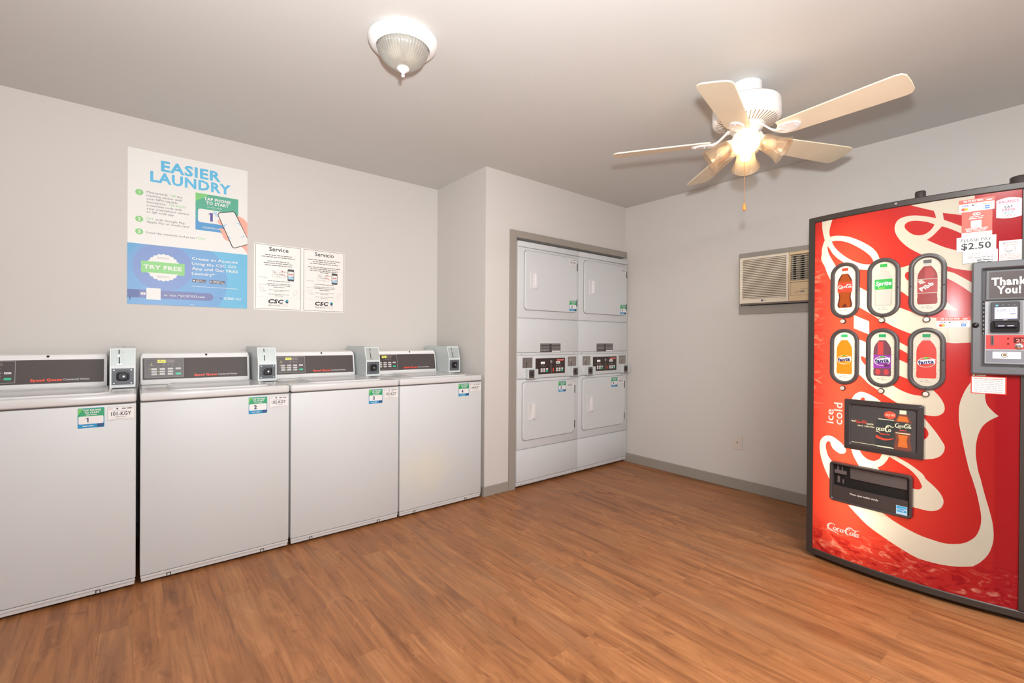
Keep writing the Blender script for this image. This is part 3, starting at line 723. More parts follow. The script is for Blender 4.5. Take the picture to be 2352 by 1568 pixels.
    for a0, a1 in ((.078, .186), (.578, .684)):
        bm = BM(); lp = lambda i, o: [P(a, o, b) for a, b in rrect(a0 + i, .857 + i, a1 - i, .932 - i, .004, 2)]
        loft(bm, [lp(0, .002), lp(0, -.036), lp(.002, -.040), lp(.006, -.040)], 0)
        q = a0 + .008; box(bm, P(q, -.042, .863), P(q + .056, -.039, .927), .001, mi=1)
        cyl(bm, P(q + .030, -.041, .897), P(q + .030, -.058, .897), .015, .012, 16, mi=2); cyl(bm, P(q + .030, -.057, .897), P(q + .030, -.061, .897), .006, .006, 10, mi=3)
        for ca, cb_ in ((.006, .869), (.050, .869), (.006, .921), (.050, .921)): cyl(bm, P(q + ca, -.042, cb_), P(q + ca, -.044, cb_), .003, .003, 8, mi=3)
        obj('coin_drop', bm, [GREYM, mat('lock_plate_steel', '6e6660', .35, metal=.6), mat('lock_core', '4c4a4b', .3, metal=.6), CHROME], cp)
    return t
d0 = make_dryer(); d1 = dup(d0)
d0['label'] = 'white stacked dryer with doors numbered 5 and 6, next to the vertical closet trim'
d1['label'] = 'white stacked dryer with doors numbered 7 and 8, in the corner by the right wall'
d1.location = (2.9865, YD, 0)
bpy.context.view_layer.update()
for o, x0, (n1, n2), (c1, c2) in ((d0, 2.298, '56', ('105-KGY', '106-KGY')), (d1, 2.9865, '78', ('107-KGY', '108-KGY'))):
    q = lambda x, z: flat((x0 + x, YD - .0145, z), (1, 0, 0), (0, 0, 1), (0, -1, 0))
    id_plate(o, q(.553, 1.790), c1, .094, .062); sticker(o, q(.560, 1.411), n1, .086, .087)
    sticker(o, q(.436, .732), n2, .086, .087); id_plate(o, q(.529, .752), c2, .094, .064)

# ------------------------------------------------------------------ poster and notice on the left wall
t = thing('poster', 'big white and blue poster headed EASIER LAUNDRY on the wall above the washers', 'poster', (.273, YA, 1.356))
f = flat((-.031, YA - .004, 1.356), (1, 0, 0), (0, 0, 1), (0, -1, 0)); PW, PH = .609, .906
bm = BM(); box(bm, (-.031, YA - .004, 1.356), (-.031 + PW, YA - .0004, 1.356 + PH), 0); obj('board', bm, PAPER, t)
SKY = mat('print_sky_blue', '62bbe2', .4); PB1 = mat('print_poster_blue', '5ba0cf', .4); PB2 = mat('print_periwinkle', '7590c6', .4); PB3 = mat('print_purple_blue', '6a71a6', .4); PB4 = mat('print_cyan_blue', '64b4d8', .4)
LG = mat('print_leaf_green', '86cc78', .4); TXT = mat('print_text_grey', '6b6669', .5); SKIN = mat('print_skin_pink', 'f5a893', .4)
A = Art(f, .0005, .0002)
A.text('EASIER', .306, .802, .058, SKY, 1, bold=.035, w=.305); A.text('LAUNDRY', .308, .730, .057, SKY, 1, bold=.035, w=.41)
for n, b in (('1', .654), ('2', .498), ('3', .425)):
    A.poly(circ(.053, b, .0185, 20, .0175), LG, 1); A.text(n, .053, b - .0085, .017, PAPER, 2, bold=.04)
for i, (s_, e_) in enumerate((('Momentarily        the', .257), ('machine sticker with', .256), ('your NFC-capable', .234), ('smartphone,', .178), ('a machine code with', .256), ('your smartphone camera', .292), ('or QR code app', .216))):
    A.text(s_, .087, .656 - i * .0192, .0118, TXT, 1, 'l', w=e_ - .087)
A.text('TAP', .198, .656, .0118, LG, 2, 'l', w=.029); A.text('OR SCAN', .194, .656 - 3 * .0192, .0118, LG, 2, 'l', w=.079)
A.text('PAY', .087, .501, .0118, LG, 1, 'l', w=.033); A.text('with Google Pay,', .128, .501, .0118, TXT, 1, 'l', w=.146); A.text('Apple Pay or credit card', .087, .482, .0118, TXT, 1, 'l', w=.205)
A.text('Load the machine and press', .087, .419, .0118, TXT, 1, 'l', w=.235); A.text('START', .328, .419, .0118, LG, 1, 'l', w=.05)
A.rect(.325, .600, .556, .708, mat('print_sea_green', '53ab8e', .4), 1); A.rect(.325, .478, .556, .600, mat('print_mid_blue', '4b96c9', .4), 1); A.rect(.325, .540, .556, .600, mat('print_teal', '53a5ad', .4), 2)
A.poly([(.325, .655), (.325, .708), (.40, .708)], mat('print_bright_green', '7ccb74', .4), 2)
A.text('TAP PHONE', .441, .670, .018, PAPER, 3, bold=.035, w=.143); A.text('TO START', .441, .645, .018, PAPER, 3, bold=.035, w=.122); A.text('or scan code', .425, .626, .009, PAPER, 3, w=.08)
A.poly(rrect(.338, .528, .545, .612, .014), PAPER, 3)
A.rect(.402, .541, .416, .594, mat('print_indigo', '564f95', .4), 4); A.poly([(.390, .583), (.402, .594), (.402, .583)], mat('print_indigo', '564f95', .4), 4)
for an in (75, 50, 25, 0):
    t_ = math.radians(an); A.line([(.418 + .012 * math.cos(t_), .580 + .012 * math.sin(t_)), (.418 + .030 * math.cos(t_), .580 + .030 * math.sin(t_))], .004, SKY, 5)
A.text('MyCSCGO.com', .408, .494, .010, PAPER, 3, bold=.01, w=.09)
# hand with phone
A.poly(spline([(.567, .597, 1), (.590, .585, 0), (.609, .560, 1), (.609, .362, 1), (.590, .390, 0), (.575, .402, 0), (.545, .430, 1), (.52, .60, 1)], True), SKIN, 5)
for i, (a, b) in enumerate(((.452, .546), (.463, .497), (.472, .474), (.482, .452))): A.poly([(a + (x * .86 + y * .5) - 0, b + (-x * .5 + y * .86)) for x, y in circ(.012, 0, .024, 14, .012)], SKIN, 5.1 + i * .15)
def ph(i):
    q = [(.441 + i * .9, .590), (.448 + i * .8, .605 - i), (.528 - i * .2, .627 - i * 1.1), (.541 - i, .617 - i * .6), (.609, .466 - i * 1.4), (.609, .420 + i), (.534 + i * .2, .387 + i * 1.1), (.521 + i, .395 + i * .5)]
    return q
A.poly(ph(0), INK, 6); A.poly(ph(.0045), PAPER, 7)
for x, y, sx, sy in ((.476, .530, 1, -1), (.560, .555, -1, -1), (.503, .445, 1, 1), (.585, .468, -1, 1)): A.line([(x + sx * .014, y + sx * .004), (x, y), (x - sy * -.004 * 0 + .004, y + sy * .014)], .003, SKY, 8)
# lower blue field
bl = [(0, 0), (PW, 0), (PW, .354), (0, .354)]
def clip(poly, y1=.3535, y0=.0005, x0=.0005):   # keeps a polygon inside the field
    out = []
    for (xa, ya), (xb, yb) in zip(poly, poly[1:] + poly[:1]):
        out.append((max(x0, xa), min(y1, max(y0, ya))))
    return out
A.poly(bl, PB1, 1); A.rect(.40, .0005, PW - .0005, .3535, PB4, 2)
A.poly(clip(circ(.235, .16, .262, 40)), mat('print_azure', '6a9fd0', .4), 3)
A.poly(clip(circ(.168, .228, .145, 40)), PB2, 4)
st = [(.167 + (.083 if k % 2 else .077) * math.cos(2 * PI * k / 44), .224 + (.083 if k % 2 else .077) * math.sin(2 * PI * k / 44)) for k in range(44)]
A.poly(st, PAPER, 5); A.text('BONUS', .167, .276, .010, INKL, 6, w=.055); A.text('BONUS', .167, .164, .010, INKL, 6, w=.055)
A.poly([(.062, .256), (.271, .256), (.271, .190), (.262, .184), (.240, .184), (.240, .190), (.088, .190), (.070, .186), (.062, .194)], LG, 6)
A.text('TRY FREE', .165, .2115, .0225, PAPER, 7, bold=.035, w=.184)
for s_, b, e_ in (('Create an Account', .289, .554), ('Using the CSC GO', .2575, .545), ('App and Get FREE', .2275, .556), ('Laundry*', .1965, .428)): A.text(s_, .307, b, .0165, PAPER, 6, 'l', bold=.014, w=e_ - .307)
for a0, a1, s_ in ((.310, .381, 'App Store'), (.400, .483, 'Google Play')):
    A.poly(rrect(a0, .150, a1, .170, .003, 2), mat('print_badge_grey', '57505a', .4), 6); A.text(s_, a0 + .018, .1535, .008, PAPER, 7, 'l', w=a1 - a0 - .021); A.small(a0 + .02, a1 - .02, .1635, .004, PAPER, 7)
A.ring(.319, .160, 0, .005, PAPER, 7, 12); A.poly([(.405, .154), (.405, .166), (.414, .160)], PAPER, 7)
A.small(.307, .560, .1235, .004, PAPER, 6)
A.poly([(.0005, .039)] + [(.397 + .0235 * math.cos(math.radians(q)), .0625 + .0235 * math.sin(math.radians(q))) for q in range(-90, 91, 18)] + [(.0005, .086)], PB3, 5)
A.rect(.0005, .039, .055, .086, mat('print_dark_blue', '4a5a98', .4), 6)
A.poly(rrect(.061, .056, .083, .070, .003, 2), PAPER, 7); A.ring(.072, .063, .0025, .0045, PB3, 8, 12)
A.rect(.087, .030, .154, .098, PAPER, 7)
A.text('or visit', .169, .055, .0125, PAPER, 7, 'l', w=.061); A.text('MyCSCGO.com', .238, .055, .0125, PAPER, 7, 'l', bold=.014, w=.137)
A.text('CSC', .478, .053, .0130, PAPER, 6, 'l', bold=.04, shear=.15, w=.056); A.text('GO', .541, .053, .0130, PAPER, 6, 'l', w=.034); A.poly([(.455, .063), (.464, .060), (.468, .052), (.460, .054)], mat('ink_slate', '49576b', .5), 6)
A.rect(.011, .026, .014, .042, INK, 6); A.small(.30, .32, .010, .004, PAPER, 6); A.small(.565, .585, .008, .003, PAPER, 6)
A.done('print', t)

t = thing('service_notice', 'small white two-page notice headed Service and Servicio on the wall right of the big poster', 'notice', (.917, YA, 1.353))
f = flat((.618, YA - .003, 1.353), (1, 0, 0), (0, 0, 1), (0, -1, 0))
bm = BM(); lp = lambda y: [(.618 + a, y, 1.353 + b) for a, b in rrect(0, 0, .599, .447, .008, 3)]
loft(bm, [lp(YA - .0004), lp(YA - .003)]); obj('sheet', bm, mat('laminate_white', 'f4f0ea', .3), t)
RED = mat('print_red', 'c8281f', .4)
def page(name, a0, a1, title, tw, rows_top, dx):
    A = Art(f, .0004, .0002); A.frame(a0, .007, a1, .442, .0026, INKG, 0); c_ = (a0 + a1) / 2
    A.text(title, c_ + .001, .402, .027, INK, 1, bold=.012, w=tw)
    b = .372
    for i, (wd, gap) in enumerate(rows_top):
        A.small(c_ - wd / 2, c_ + wd / 2, b, .0075, INKG, 1, i + len(title)); b -= gap
    A.frame(a0 + .010, .088, a1 - .010, .305, .0006, INKL, 1)
    x = c_ + dx; A.frame(x - .040, .226, x + .038, .272, .0012, INKL, 1); A.text('123-APP', x - .001, .240, .012, INKG, 2, w=.05); A.small(x - .035, x - .015, .259, .006, INKG, 2); A.small(x, x + .03, .259, .005, INKL, 2); A.small(x - .015, x + .01, .231, .004, INKL, 2)
    px = x + .078; A.poly(rrect(px - .021, .206, px + .021, .288, .006, 3), mat('print_charcoal', '4a474a', .4), 1); A.rect(px - .018, .219, px + .018, .273, PAPER, 2); A.rect(px - .018, .219, px + .018, .236, mat('print_pale_blue', 'a9cde6', .4), 3)
    A.rect(px - .014, .249, px + .015, .2545, RED, 3); A.rect(px + .004, .235, px + .017, .238, INK, 4)
    for y0, y1 in ((.262, .268), (.236, .246)): A.line([(px - .022, y0), (x + .022, y1)], .002, RED, 4); A.poly([(x + .016, y1), (x + .026, y1 + .004), (x + .025, y1 - .005)], RED, 4)
    rr = [(.14, .197), (.15, .178), (.14, .168), (.07, .156), (.13, .136), (.06, .127), (.13, .107), (.05, .097)]
    for i, (wd, b) in enumerate(rr): A.small(c_ + .003 - wd / 2, c_ + .003 + wd / 2, b, .006, INKL if i > 3 else INKG, 1, i)
    A.small(a0 + .022, a0 + .072, .219, .004, INKL, 1); A.small(a0 + .022, a0 + .072, .170, .004, INKL, 1)
    A.line([(a0 + .026, .154), (a0 + .050, .151), (a0 + .053, .131), (a0 + .031, .134), (a0 + .026, .154)], .0012, INKL, 2); A.line([(a0 + .053, .131), (a0 + .070, .129), (a0 + .052, .122), (a0 + .033, .130)], .0012, INKL, 2)
    q = a1 - .038; A.line([(q - .012, .108), (q, .145), (q + .015, .142), (q + .004, .106), (q - .012, .108)], .0012, INKL, 2)
    m_ = c_ - .016
    A.text('CSC', m_, .048, .025, INK, 2, bold=.045, shear=.2, w=.096)
    g = c_ + .052; A.poly([(g - .013, .062), (g + .002, .079), (g + .002, .060)], TEAL, 2); A.poly([(g + .002, .079), (g + .014, .066), (g + .002, .060)], GREEN, 2); A.poly([(g - .010, .060), (g + .012, .062), (g + .003, .047)], NAVY, 2)
    A.rect(c_ - .062, .0425, c_ + .064, .0437, INKL, 2); A.text('Service', c_ - .064, .028, .011, INKG, 2, 'l', shear=.2, w=.072); A.text('Works', c_ + .012, .028, .011, mat('ink_faint', 'd2ccc6', .6), 2, 'l', shear=.2, w=.05)
    A.done(name, t)
page('english_page', .007, .293, 'Service', .121, [(.17, .013), (.21, .029), (.14, .013), (.185, .014), (.17, .01)], .0)
page('spanish_page', .312, .594, 'Servicio', .133, [(.225, .0135), (.16, .0135), (.20, .026), (.225, .012), (.19, .013), (.20, .011), (.06, .01)], -.004)
# ------------------------------------------------------------------ ceiling light
GL = glass('ribbed_glass', (.86, .85, .76), .20, .72, (.86, .83, .74), .12)
LWHITE = mat('lamp_white', 'f6f5f3', .3)
lx, ly = .886, 1.832
t = thing('ceiling_light', 'white round flush ceiling light with a ribbed glass bowl and finial', 'ceiling light', (lx, ly, HC))
bm = BM(); lathe(bm, (lx, ly, HC), (0, 0, -1), [(0, .118), (.002, .138), (.010, .144), (.026, .141), (.040, .126), (.046, .116), (.049, .1135), (.046, .111), (.02, .108)], 56, cap1=False)
obj('ring', bm, LWHITE, t, True)
bm = BM(); lathe(bm, (lx, ly, HC), (0, 0, -1), [(.030, .107), (.050, .106), (.060, .103), (.066, .099), (.085, .088), (.104, .068), (.118, .044), (.126, .020), (.128, .006)], 192, cap0=False, ribs=48, amp=.010)
obj('glass_bowl', bm, GL, t, True)
bm = BM(); lathe(bm, (lx, ly, HC), (0, 0, -1), [(.118, .012), (.122, .025), (.128, .026), (.130, .021), (.135, .019), (.137, .014), (.140, .012), (.141, .007), (.146, .007), (.149, .005), (.155, .0075), (.159, .0065), (.1615, .002)], 24)
obj('finial', bm, LWHITE, t, True)
bm = BM()
for dx in (-.04, .04): lathe(bm, (lx + dx, ly, HC - .02), (0, 0, -1), [(0, .012), (.02, .014), (.035, .026), (.055, .028), (.070, .018), (.075, .004)], 16)
obj('bulb', bm, mat('bulb_frosted', 'efece2', .4), t, True)

# ------------------------------------------------------------------ ceiling fan
fx, fy = 2.360, 1.058
FW_ = mat('fan_white', 'f3f1ef', .3); BLD = mat('blade_cream', 'eadfc4', .45, noise=(6, .05))
t = thing('ceiling_fan', 'white five-blade ceiling fan with four glass lamp shades and a pull chain', 'ceiling fan', (fx, fy, HC))
bm = BM(); lathe(bm, (fx, fy, HC), (0, 0, -1), [(0, .066), (.004, .070), (.034, .070), (.050, .066), (.062, .060), (.080, .056)], 40)
obj('canopy', bm, FW_, t, True)
HF = HC - .036
bm = BM(); lathe(bm, (fx, fy, HF), (0, 0, -1), [(.042, .056), (.048, .070), (.052, .120), (.056, .140), (.066, .152), (.092, .155), (.108, .155), (.109, .153), (.111, .155), (.138, .155), (.146, .154), (.150, .150), (.176, .076), (.177, .03)], 56)
hs = obj('motor_housing', bm, FW_, t, True)
bm = BM()
for k in range(44):
    a = 2 * PI * k / 44; c_, s_ = math.cos(a), math.sin(a); n = (-s_, c_)
    for r0, r1, z0, z1, hw in ((.086, .138, HF - .1725, HF - .1542, .0024),):
        q = [(fx + r * c_ + h * hw * n[0], fy + r * s_ + h * hw * n[1], z) for r, h, z in ((r0, -1, z0 - .0008), (r1, -1, z1 - .0012), (r1, 1, z1 - .0012), (r0, 1, z0 - .0008))]
        loft(bm, [q, [(x, y, z + .004) for x, y, z in q]])
o = obj('vent_slots', bm, mat('vent_dark', '8b7f70', .6), hs)
bm = BM(); lathe(bm, (fx, fy, HF), (0, 0, -1), [(.168, .064), (.176, .072), (.190, .074), (.198, .068), (.204, .058), (.206, .058), (.240, .058), (.246, .052), (.250, .03)], 40)
obj('switch_housing', bm, mat('fan_white_cool', 'e9ebec', .3), t, True)
bm = BM(); lathe(bm, (fx, fy, HF), (0, 0, -1), [(.246, .040), (.254, .046), (.268, .046), (.282, .038), (.290, .022), (.296, .010), (.302, .006)], 32)
obj('light_fitter', bm, FW_, t, True)
BA = [-94.2, -22.2, 49.8, 121.8, 193.8]; PIT = math.radians(12)
for ang in BA:
    a = math.radians(ang); R_ = Vector((math.cos(a), math.sin(a), 0)); T_ = Vector((-math.sin(a), math.cos(a), 0)); Zc = 2.165
    Tt = T_ * math.cos(PIT) - Vector((0, 0, 1)) * math.sin(PIT); Nn = R_.cross(Tt).normalized()
    c0 = Vector((fx, fy, Zc))
    P = lambda r, tt, h: c0 + R_ * r + Tt * tt + Nn * h
    out = [(.165, -.050), (.20, -.056), (.50, -.068), (.612, -.071), (.631, -.066), (.643, -.050), (.646, 0), (.643, .050), (.631, .066), (.612, .071), (.50, .068), (.20, .056), (.165, .050)]
    bm = BM(); loft(bm, [[P(r, tt, -.003) for r, tt in out], [P(r, tt, .003) for r, tt in out]]); bl = obj('blade', bm, BLD, t)
    bm = BM()   # cast blade iron: flat leaf under the blade and an S-shaped arm to the hub
    leaf = [(.150, -.010), (.165, -.030), (.19, -.036), (.22, -.032), (.246, -.016), (.252, 0), (.246, .016), (.22, .032), (.19, .036), (.165, .030), (.150, .010)]
    loft(bm, [[P(r, tt, -.012) for r, tt in leaf], [P(r, tt, -.004) for r, tt in leaf]])
    arm = []
    for r, z, hw in ((.066, 2.216, .016), (.085, 2.210, .013), (.105, 2.190, .011), (.130, 2.167, .011), (.150, 2.157, .013), (.175, 2.156, .016)):
        q = c0 + R_ * r; q.z = z; arm.append([q + T_ * hw - Vector((0, 0, .005)), q + T_ * hw + Vector((0, 0, .005)), q - T_ * hw + Vector((0, 0, .005)), q - T_ * hw - Vector((0, 0, .005))])
    loft(bm, arm)
    for r, tt in ((.19, -.020), (.19, .020), (.235, 0)): cyl(bm, P(r, tt, -.012), P(r, tt, -.0145), .005, .004, 10)
    obj('blade_iron', bm, FW_, bl, True)
SH = glass('shade_glass', (1.0, .94, .85), .12, .12, (1.0, .86, .68), .08); SHL = glass('shade_glass_lit', (1.0, .94, .84), .10, .22, (1.0, .86, .66), .1)
BULB_ON = mat('bulb_lit', 'ffdfb0', .4, emit=BULB); BULB_OFF = mat('bulb_clear', 'efe6d6', .3)
for k in range(4):
    a = math.radians(204.2 + 90 * k); D = Vector((math.cos(a), math.sin(a), 0)); tilt = math.radians(34)
    ax = D * math.cos(tilt) - Vector((0, 0, 1)) * math.sin(tilt); c0 = Vector((fx, fy, 2.166)) + D * .046
    bm = BM(); prof = [(.030, .032), (.038, .037), (.055, .041), (.085, .045), (.115, .052), (.137, .061), (.146, .067)]
    lathe(bm, c0, ax, prof + [(s_ - .0005, r - .0022) for s_, r in prof[::-1]], 36, cap0=False, cap1=False, ribs=18, amp=.006)
    sh = obj('lamp_shade', bm, SHL if k in LIT else SH, t, True)
    bm = BM(); lathe(bm, c0, ax, [(-.012, .010), (0, .014), (.008, .020), (.030, .031), (.034, .031), (.036, .016)], 24); obj('socket', bm, FW_, sh, True)
    bm = BM(); lathe(bm, c0, ax, [(.034, .013), (.046, .014), (.060, .022), (.075, .027), (.088, .025), (.098, .016), (.102, .004)], 20); obj('bulb', bm, BULB_ON if k in LIT else BULB_OFF, sh, True)
hx, hy = fx - .002, fy + .004
bm = BM(); tube(bm, [(fx - .02, fy + .010, 2.14), (hx, hy, 2.10), (hx, hy, 1.846)], .0013, 6); ch = obj('pull_chain', bm, mat('chain_brass', 'c9905a', .35, metal=.5), t)
bm = BM(); lathe(bm, (hx, hy, 1.850), (0, 0, -1), [(0, .003), (.004, .0055), (.014, .0075), (.026, .0085), (.033, .0075), (.036, .003)], 14); obj('pull_knob', bm, mat('knob_wood', 'd98a3f', .4), ch, True)

# ------------------------------------------------------------------ air conditioner in the right wall
ACB = mat('ac_beige', 'e6dac6', .45); ACT = mat('ac_tan', 'd9bf98', .45); ACD = mat('ac_dark', '4b3f36', .7)
def ac_trim(name, a, b):
    bm = BM(); box(bm, a, b, .003); return struct(name, bm, TRIM)
fxm = XR - .018
ac_trim('trim_3', (fxm, AY0 - .03, AZ1), (XR, AY1 + .018, AZ1 + .040)); ac_trim('trim_4', (fxm, AY0 - .03, 1.372), (XR, AY1 + .018, AZ0))
ac_trim('trim_5', (fxm, AY1, AZ0), (XR, AY1 + .018, AZ1)); ac_trim('trim_6', (fxm, AY0 - .03, AZ0), (XR, AY0, AZ1))
t = thing('air_conditioner', 'beige window air conditioner with louvred grille set into the right wall behind the vending machine', 'air conditioner', (XR, 1.36, 1.44))
xf = 3.60; ay0, ay1, az0, az1 = 1.06, 1.652, 1.449, 1.796; ys = 1.309
bm = BM(); box(bm, (xf + .060, ay0 + .004, az0 + .003), (XR + .35, ay1 - .004, az1 - .004)); box(bm, (xf + .03, ay0 + .01, az0 - .008), (XR + .1, ay1 - .01, az0 + .003), 0, mi=1)
obj('case', bm, [mat('ac_case', 'bdb2a4', .5), mat('ac_pan', '8a827a', .5)], t)
bm = BM()   # left grille: frame and louvres
box(bm, (xf, ys, az0), (xf + .02, ys + .016, az1), .003); box(bm, (xf, ay1 - .020, az0), (xf + .02, ay1, az1), .003)
box(bm, (xf, ys + .014, az0), (xf + .02, ay1 - .018, az0 + .034), .003); box(bm, (xf, ys + .014, az1 - .018), (xf + .02, ay1 - .018, az1), .003)
NL = 23; zz0, zz1 = az0 + .034, az1 - .018
for k in range(NL):
    z = zz0 + (zz1 - zz0) * (k + .5) / NL; h = (zz1 - zz0) / NL
    p = [(xf + .001, z - h * .30), (xf + .012, z + h * .18), (xf + .012, z + h * .40), (xf + .001, z + h * .12)]
    loft(bm, [[(x, ys + .010, zz) for x, zz in p], [(x, ay1 - .016, zz) for x, zz in p]])
box(bm, (xf + .0165, ys + .005, zz0 - .003), (xf + .019, ay1 - .005, zz1 + .003), 0, mi=1)
gr = obj('louvre_grille', bm, [ACB, mat('ac_filter', '9a8a74', .8)], t)
f = flat((xf, ay1, az0), (0, -1, 0), (0, 0, 1), (-1, 0, 0))
A = Art(f, .0006); A.ring(.166, .017, 0, .0075, mat('ink_slate', '49576b', .5), 1, 16); A.text('LG', .176, .0125, .009, INKG, 1, 'l', bold=.02); A.small(.290, .325, .021, .004, INKL, 1); A.done('badge', gr)
bm = BM()   # right section: vent frame, control flap
ye = ay0
box(bm, (xf, ye, az0), (xf + .02, ys - .002, az0 + .040), .003); box(bm, (xf, ye, 1.582), (xf + .02, ys - .002, 1.594), .002)
box(bm, (xf + .0006, ye + .0006, az0 + .041), (xf + .02, ye + .008, 1.5815), .001); box(bm, (xf + .0006, ys - .012, az0 + .041), (xf + .02, ys - .0026, 1.5815), .001); box(bm, (xf + .0006, ye + .0006, 1.5945), (xf + .02, ye + .008, 1.7755), .001); box(bm, (xf + .0006, ys - .012, 1.5945), (xf + .02, ys - .0026, 1.7755), .001)
box(bm, (xf, ye, 1.776), (xf + .02, ys - .002, az1), .003); obj('side_frame', bm, ACT, t)
bm = BM(); box(bm, (xf + .0505, ye + .009, 1.595), (xf + .053, ys - .013, 1.7755), 0, mi=1)
for k in range(12):
    z = 1.598 + k * .0152; box(bm, (xf + .004, ye + .007, z), (xf + .016, ys - .011, z + .0026))
for y in (1.085, 1.135, 1.190, 1.243): box(bm, (xf + .026, y, 1.5945), (xf + .050, y + .004, 1.7755), 0, mi=2); box(bm, (xf + .046, y + .004, 1.5945), (xf + .050, y + .034, 1.7755), 0, mi=2)
obj('air_vent', bm, [mat('ac_slat', 'd8ccb6', .45), mat('ac_black', '17120f', .8), mat('ac_vane', '8d8270', .6)], t)
bm = BM(); lp = lambda i, o: [(xf + .006 - o, y, z) for y, z in rrect(ye + .008 + i, 1.489 + i, ys - .013 - i, 1.580 - i, .005, 3)]
loft(bm, [lp(0, 0), lp(0, .004), lp(.002, .006)]); fl = obj('control_flap', bm, ACT, t)
f = flat((xf, ys - .012, 1.49), (0, -1, 0), (0, 0, 1), (-1, 0, 0))
A = Art(f, .0008); A.line([(.028, .016), (.05, .024), (.075, .026), (.095, .022)], .003, mat('ink_brown', '8a6d4e', .5), 1); A.poly([(.060, .020), (.085, .030), (.095, .022), (.07, .016)], INKG, 3); A.small(.065, .11, .038, .005, mat('ink_tan', 'ab8f6c', .5), 1); A.done('print', fl)

# ------------------------------------------------------------------ vending machine
VX0, VR, VY = 2.80, 1.53, .54
def xfr(y): return VX0 + VR - math.sqrt(VR * VR - (y - VY) ** 2)
def vmap(a, b, off):      # a: metres rightwards from the left inner edge, b: height, off: outwards
    y = .903 - a; th = math.asin((VY - y) / VR)
    return Vector((VX0 + VR - (VR + off) * math.cos(th), VY - (VR + off) * math.sin(th), b))
ay = lambda y: .903 - y
t = thing('vending_machine', 'tall red soft drink vending machine with black frame standing against the right wall', 'vending machine', (3.2, .46, 0))
CAB = mat('machine_charcoal', '3a3233', .38); FRM = mat('frame_charcoal', '39332f', .4); FRG = mat('frame_grey', '66676a', .38)
bm = BM()
y0, y1 = -.012, .928
box(bm, (2.93, y1 - .02, .02), (3.655, y1, 1.815)); box(bm, (2.93, y0, .02), (3.655, y0 + .02, 1.815)); box(bm, (2.93, y0 + .02, 1.795), (3.655, y1 - .02, 1.815)); box(bm, (2.93, y0 + .02, .02), (3.655, y1 - .02, .04)); box(bm, (3.635, y0 + .02, .04), (3.655, y1 - .02, 1.795))
obj('cabinet', bm, CAB, t)
bm = BM(); box(bm, (2.875, y0 + .02, 0), (3.62, y1 - .03, .02)); obj('base', bm, BLACK, t)
def bar(name, a0, b0, a1, b1, o0, o1, m, parent, n=None, bev=.004):
    """curved bar following the bowed front: rounded front edges"""
    n = n or max(2, int((a1 - a0) / .03)); bm = BM(); lps = []
    sec = [(b0, o0), (b0, o1 - bev), (b0 + bev, o1), (b1 - bev, o1), (b1, o1 - bev), (b1, o0)]
    for i in range(n + 1):
        a = a0 + (a1 - a0) * i / n
        lps.append([vmap(a, b, o) for b, o in sec])
    loft(bm, lps); return obj(name, bm, m, parent, True)
fr = bar('door_frame', -.030, .019, -.001, 1.831, -.09, .006, FRM, t)
bar('frame_rail', -.001, 1.801, ay(-.012), 1.831, -.09, .006, FRM, fr); bar('frame_rail', -.001, .019, ay(-.012), .052, -.09, .004, FRM, fr)
bar('frame_stile', ay(.153), .052, ay(-.012), 1.801, -.09, .006, FRM, fr)
bm = BM(); c0 = vmap(ay(.553), 1.818, .006); cyl(bm, c0, c0 + Vector((-.004, 0, 0)), .008, .007, 16, mi=0); cyl(bm, c0 + Vector((-.0035, 0, 0)), c0 + Vector((-.0045, 0, 0)), .0045, .0045, 12, mi=1); obj('frame_screw', bm, [SEAM, STEEL], fr)
for y, r, z1 in ((.495, .021, 1.899), (.166, .033, 1.884)):
    bm = BM(); lathe(bm, (2.97, y, 1.80), (0, 0, 1), [(0, r), (z1 - 1.806, r), (z1 - 1.802, r * .93), (z1 - 1.80, r * .8)], 28); obj('top_post', bm, mat('post_dark', '3b3534', .22), t, True)

bm = BM(); box(bm, (3.02, .345, .06), (3.035, .905, 1.79)); box(bm, (2.87, .335, .06), (3.035, .347, 1.79)); obj('light_baffle', bm, mat('light_baffle_grey', 'a09c94', .6), t)  # unseen partition added to keep the sign's glow towards the left
RED_S = backlit('sign_red', 'bc1e28', (1.0, .10, .045), .2, ice=True); CREAM_S = backlit('sign_cream', 'dcd6c4', (1.0, .93, .74), .25)
polys = []
for col, s_ in SWIRL:
    pts = []
    for q in s_.split():
        k = q[0] == '*'; a, b = q.lstrip('*').split(','); pts.append((int(a) / 1000, int(b) / 1000, k))
    polys.append((CREAM_S if col == 'w' else RED_S, spline(pts, True, 5)))
WINS = [(.759, 1.4255), (.599, 1.4255), (.440, 1.4255), (.759, 1.0872), (.601, 1.0872), (.441, 1.0872)]   # y, z of the six windows
stad = lambda y, z, hw, hh: rrect(ay(y) - hw, z - hh, ay(y) + hw, z + hh, hw, 10)
holes = [stad(y, z, .054, .132) for y, z in WINS]
pn = sheet((-.006, .046, ay(.148), 1.808), polys, RED_S, vmap, 'sign_panel', t, grid=.025, holes=holes)
VA = lambda base=.0009: Art(vmap, base, .0003, .02)
A = VA(); wh = mat('sign_white', 'f7f3ea', .4)
A.strokes(SCRIPT, ay(.7615), .197, .145, wh, 1, rot=0, vs=.98, ref=(335, 88)); A.text('ice', ay(.805), .734, .0165, wh, 1, 'l', bold=.02, rot=PI / 2, w=.078) if False else None
def vtext(s, a, b0, b1, cap):     # lettering running upwards
    V, F = text_mesh(s, .012, 0); xs = [v[0] for v in V]; kx = (b1 - b0) / (max(xs) - min(xs)); k = cap / CAPH
    A.raw([(a - y * k, b0 + (x - min(xs)) * kx) for x, y in V], F, wh, 1)
vtext('ice', ay(.806), .737, .811, .035); vtext('cold', ay(.766), .736, .849, .037)
A.done('sign_lettering', pn)

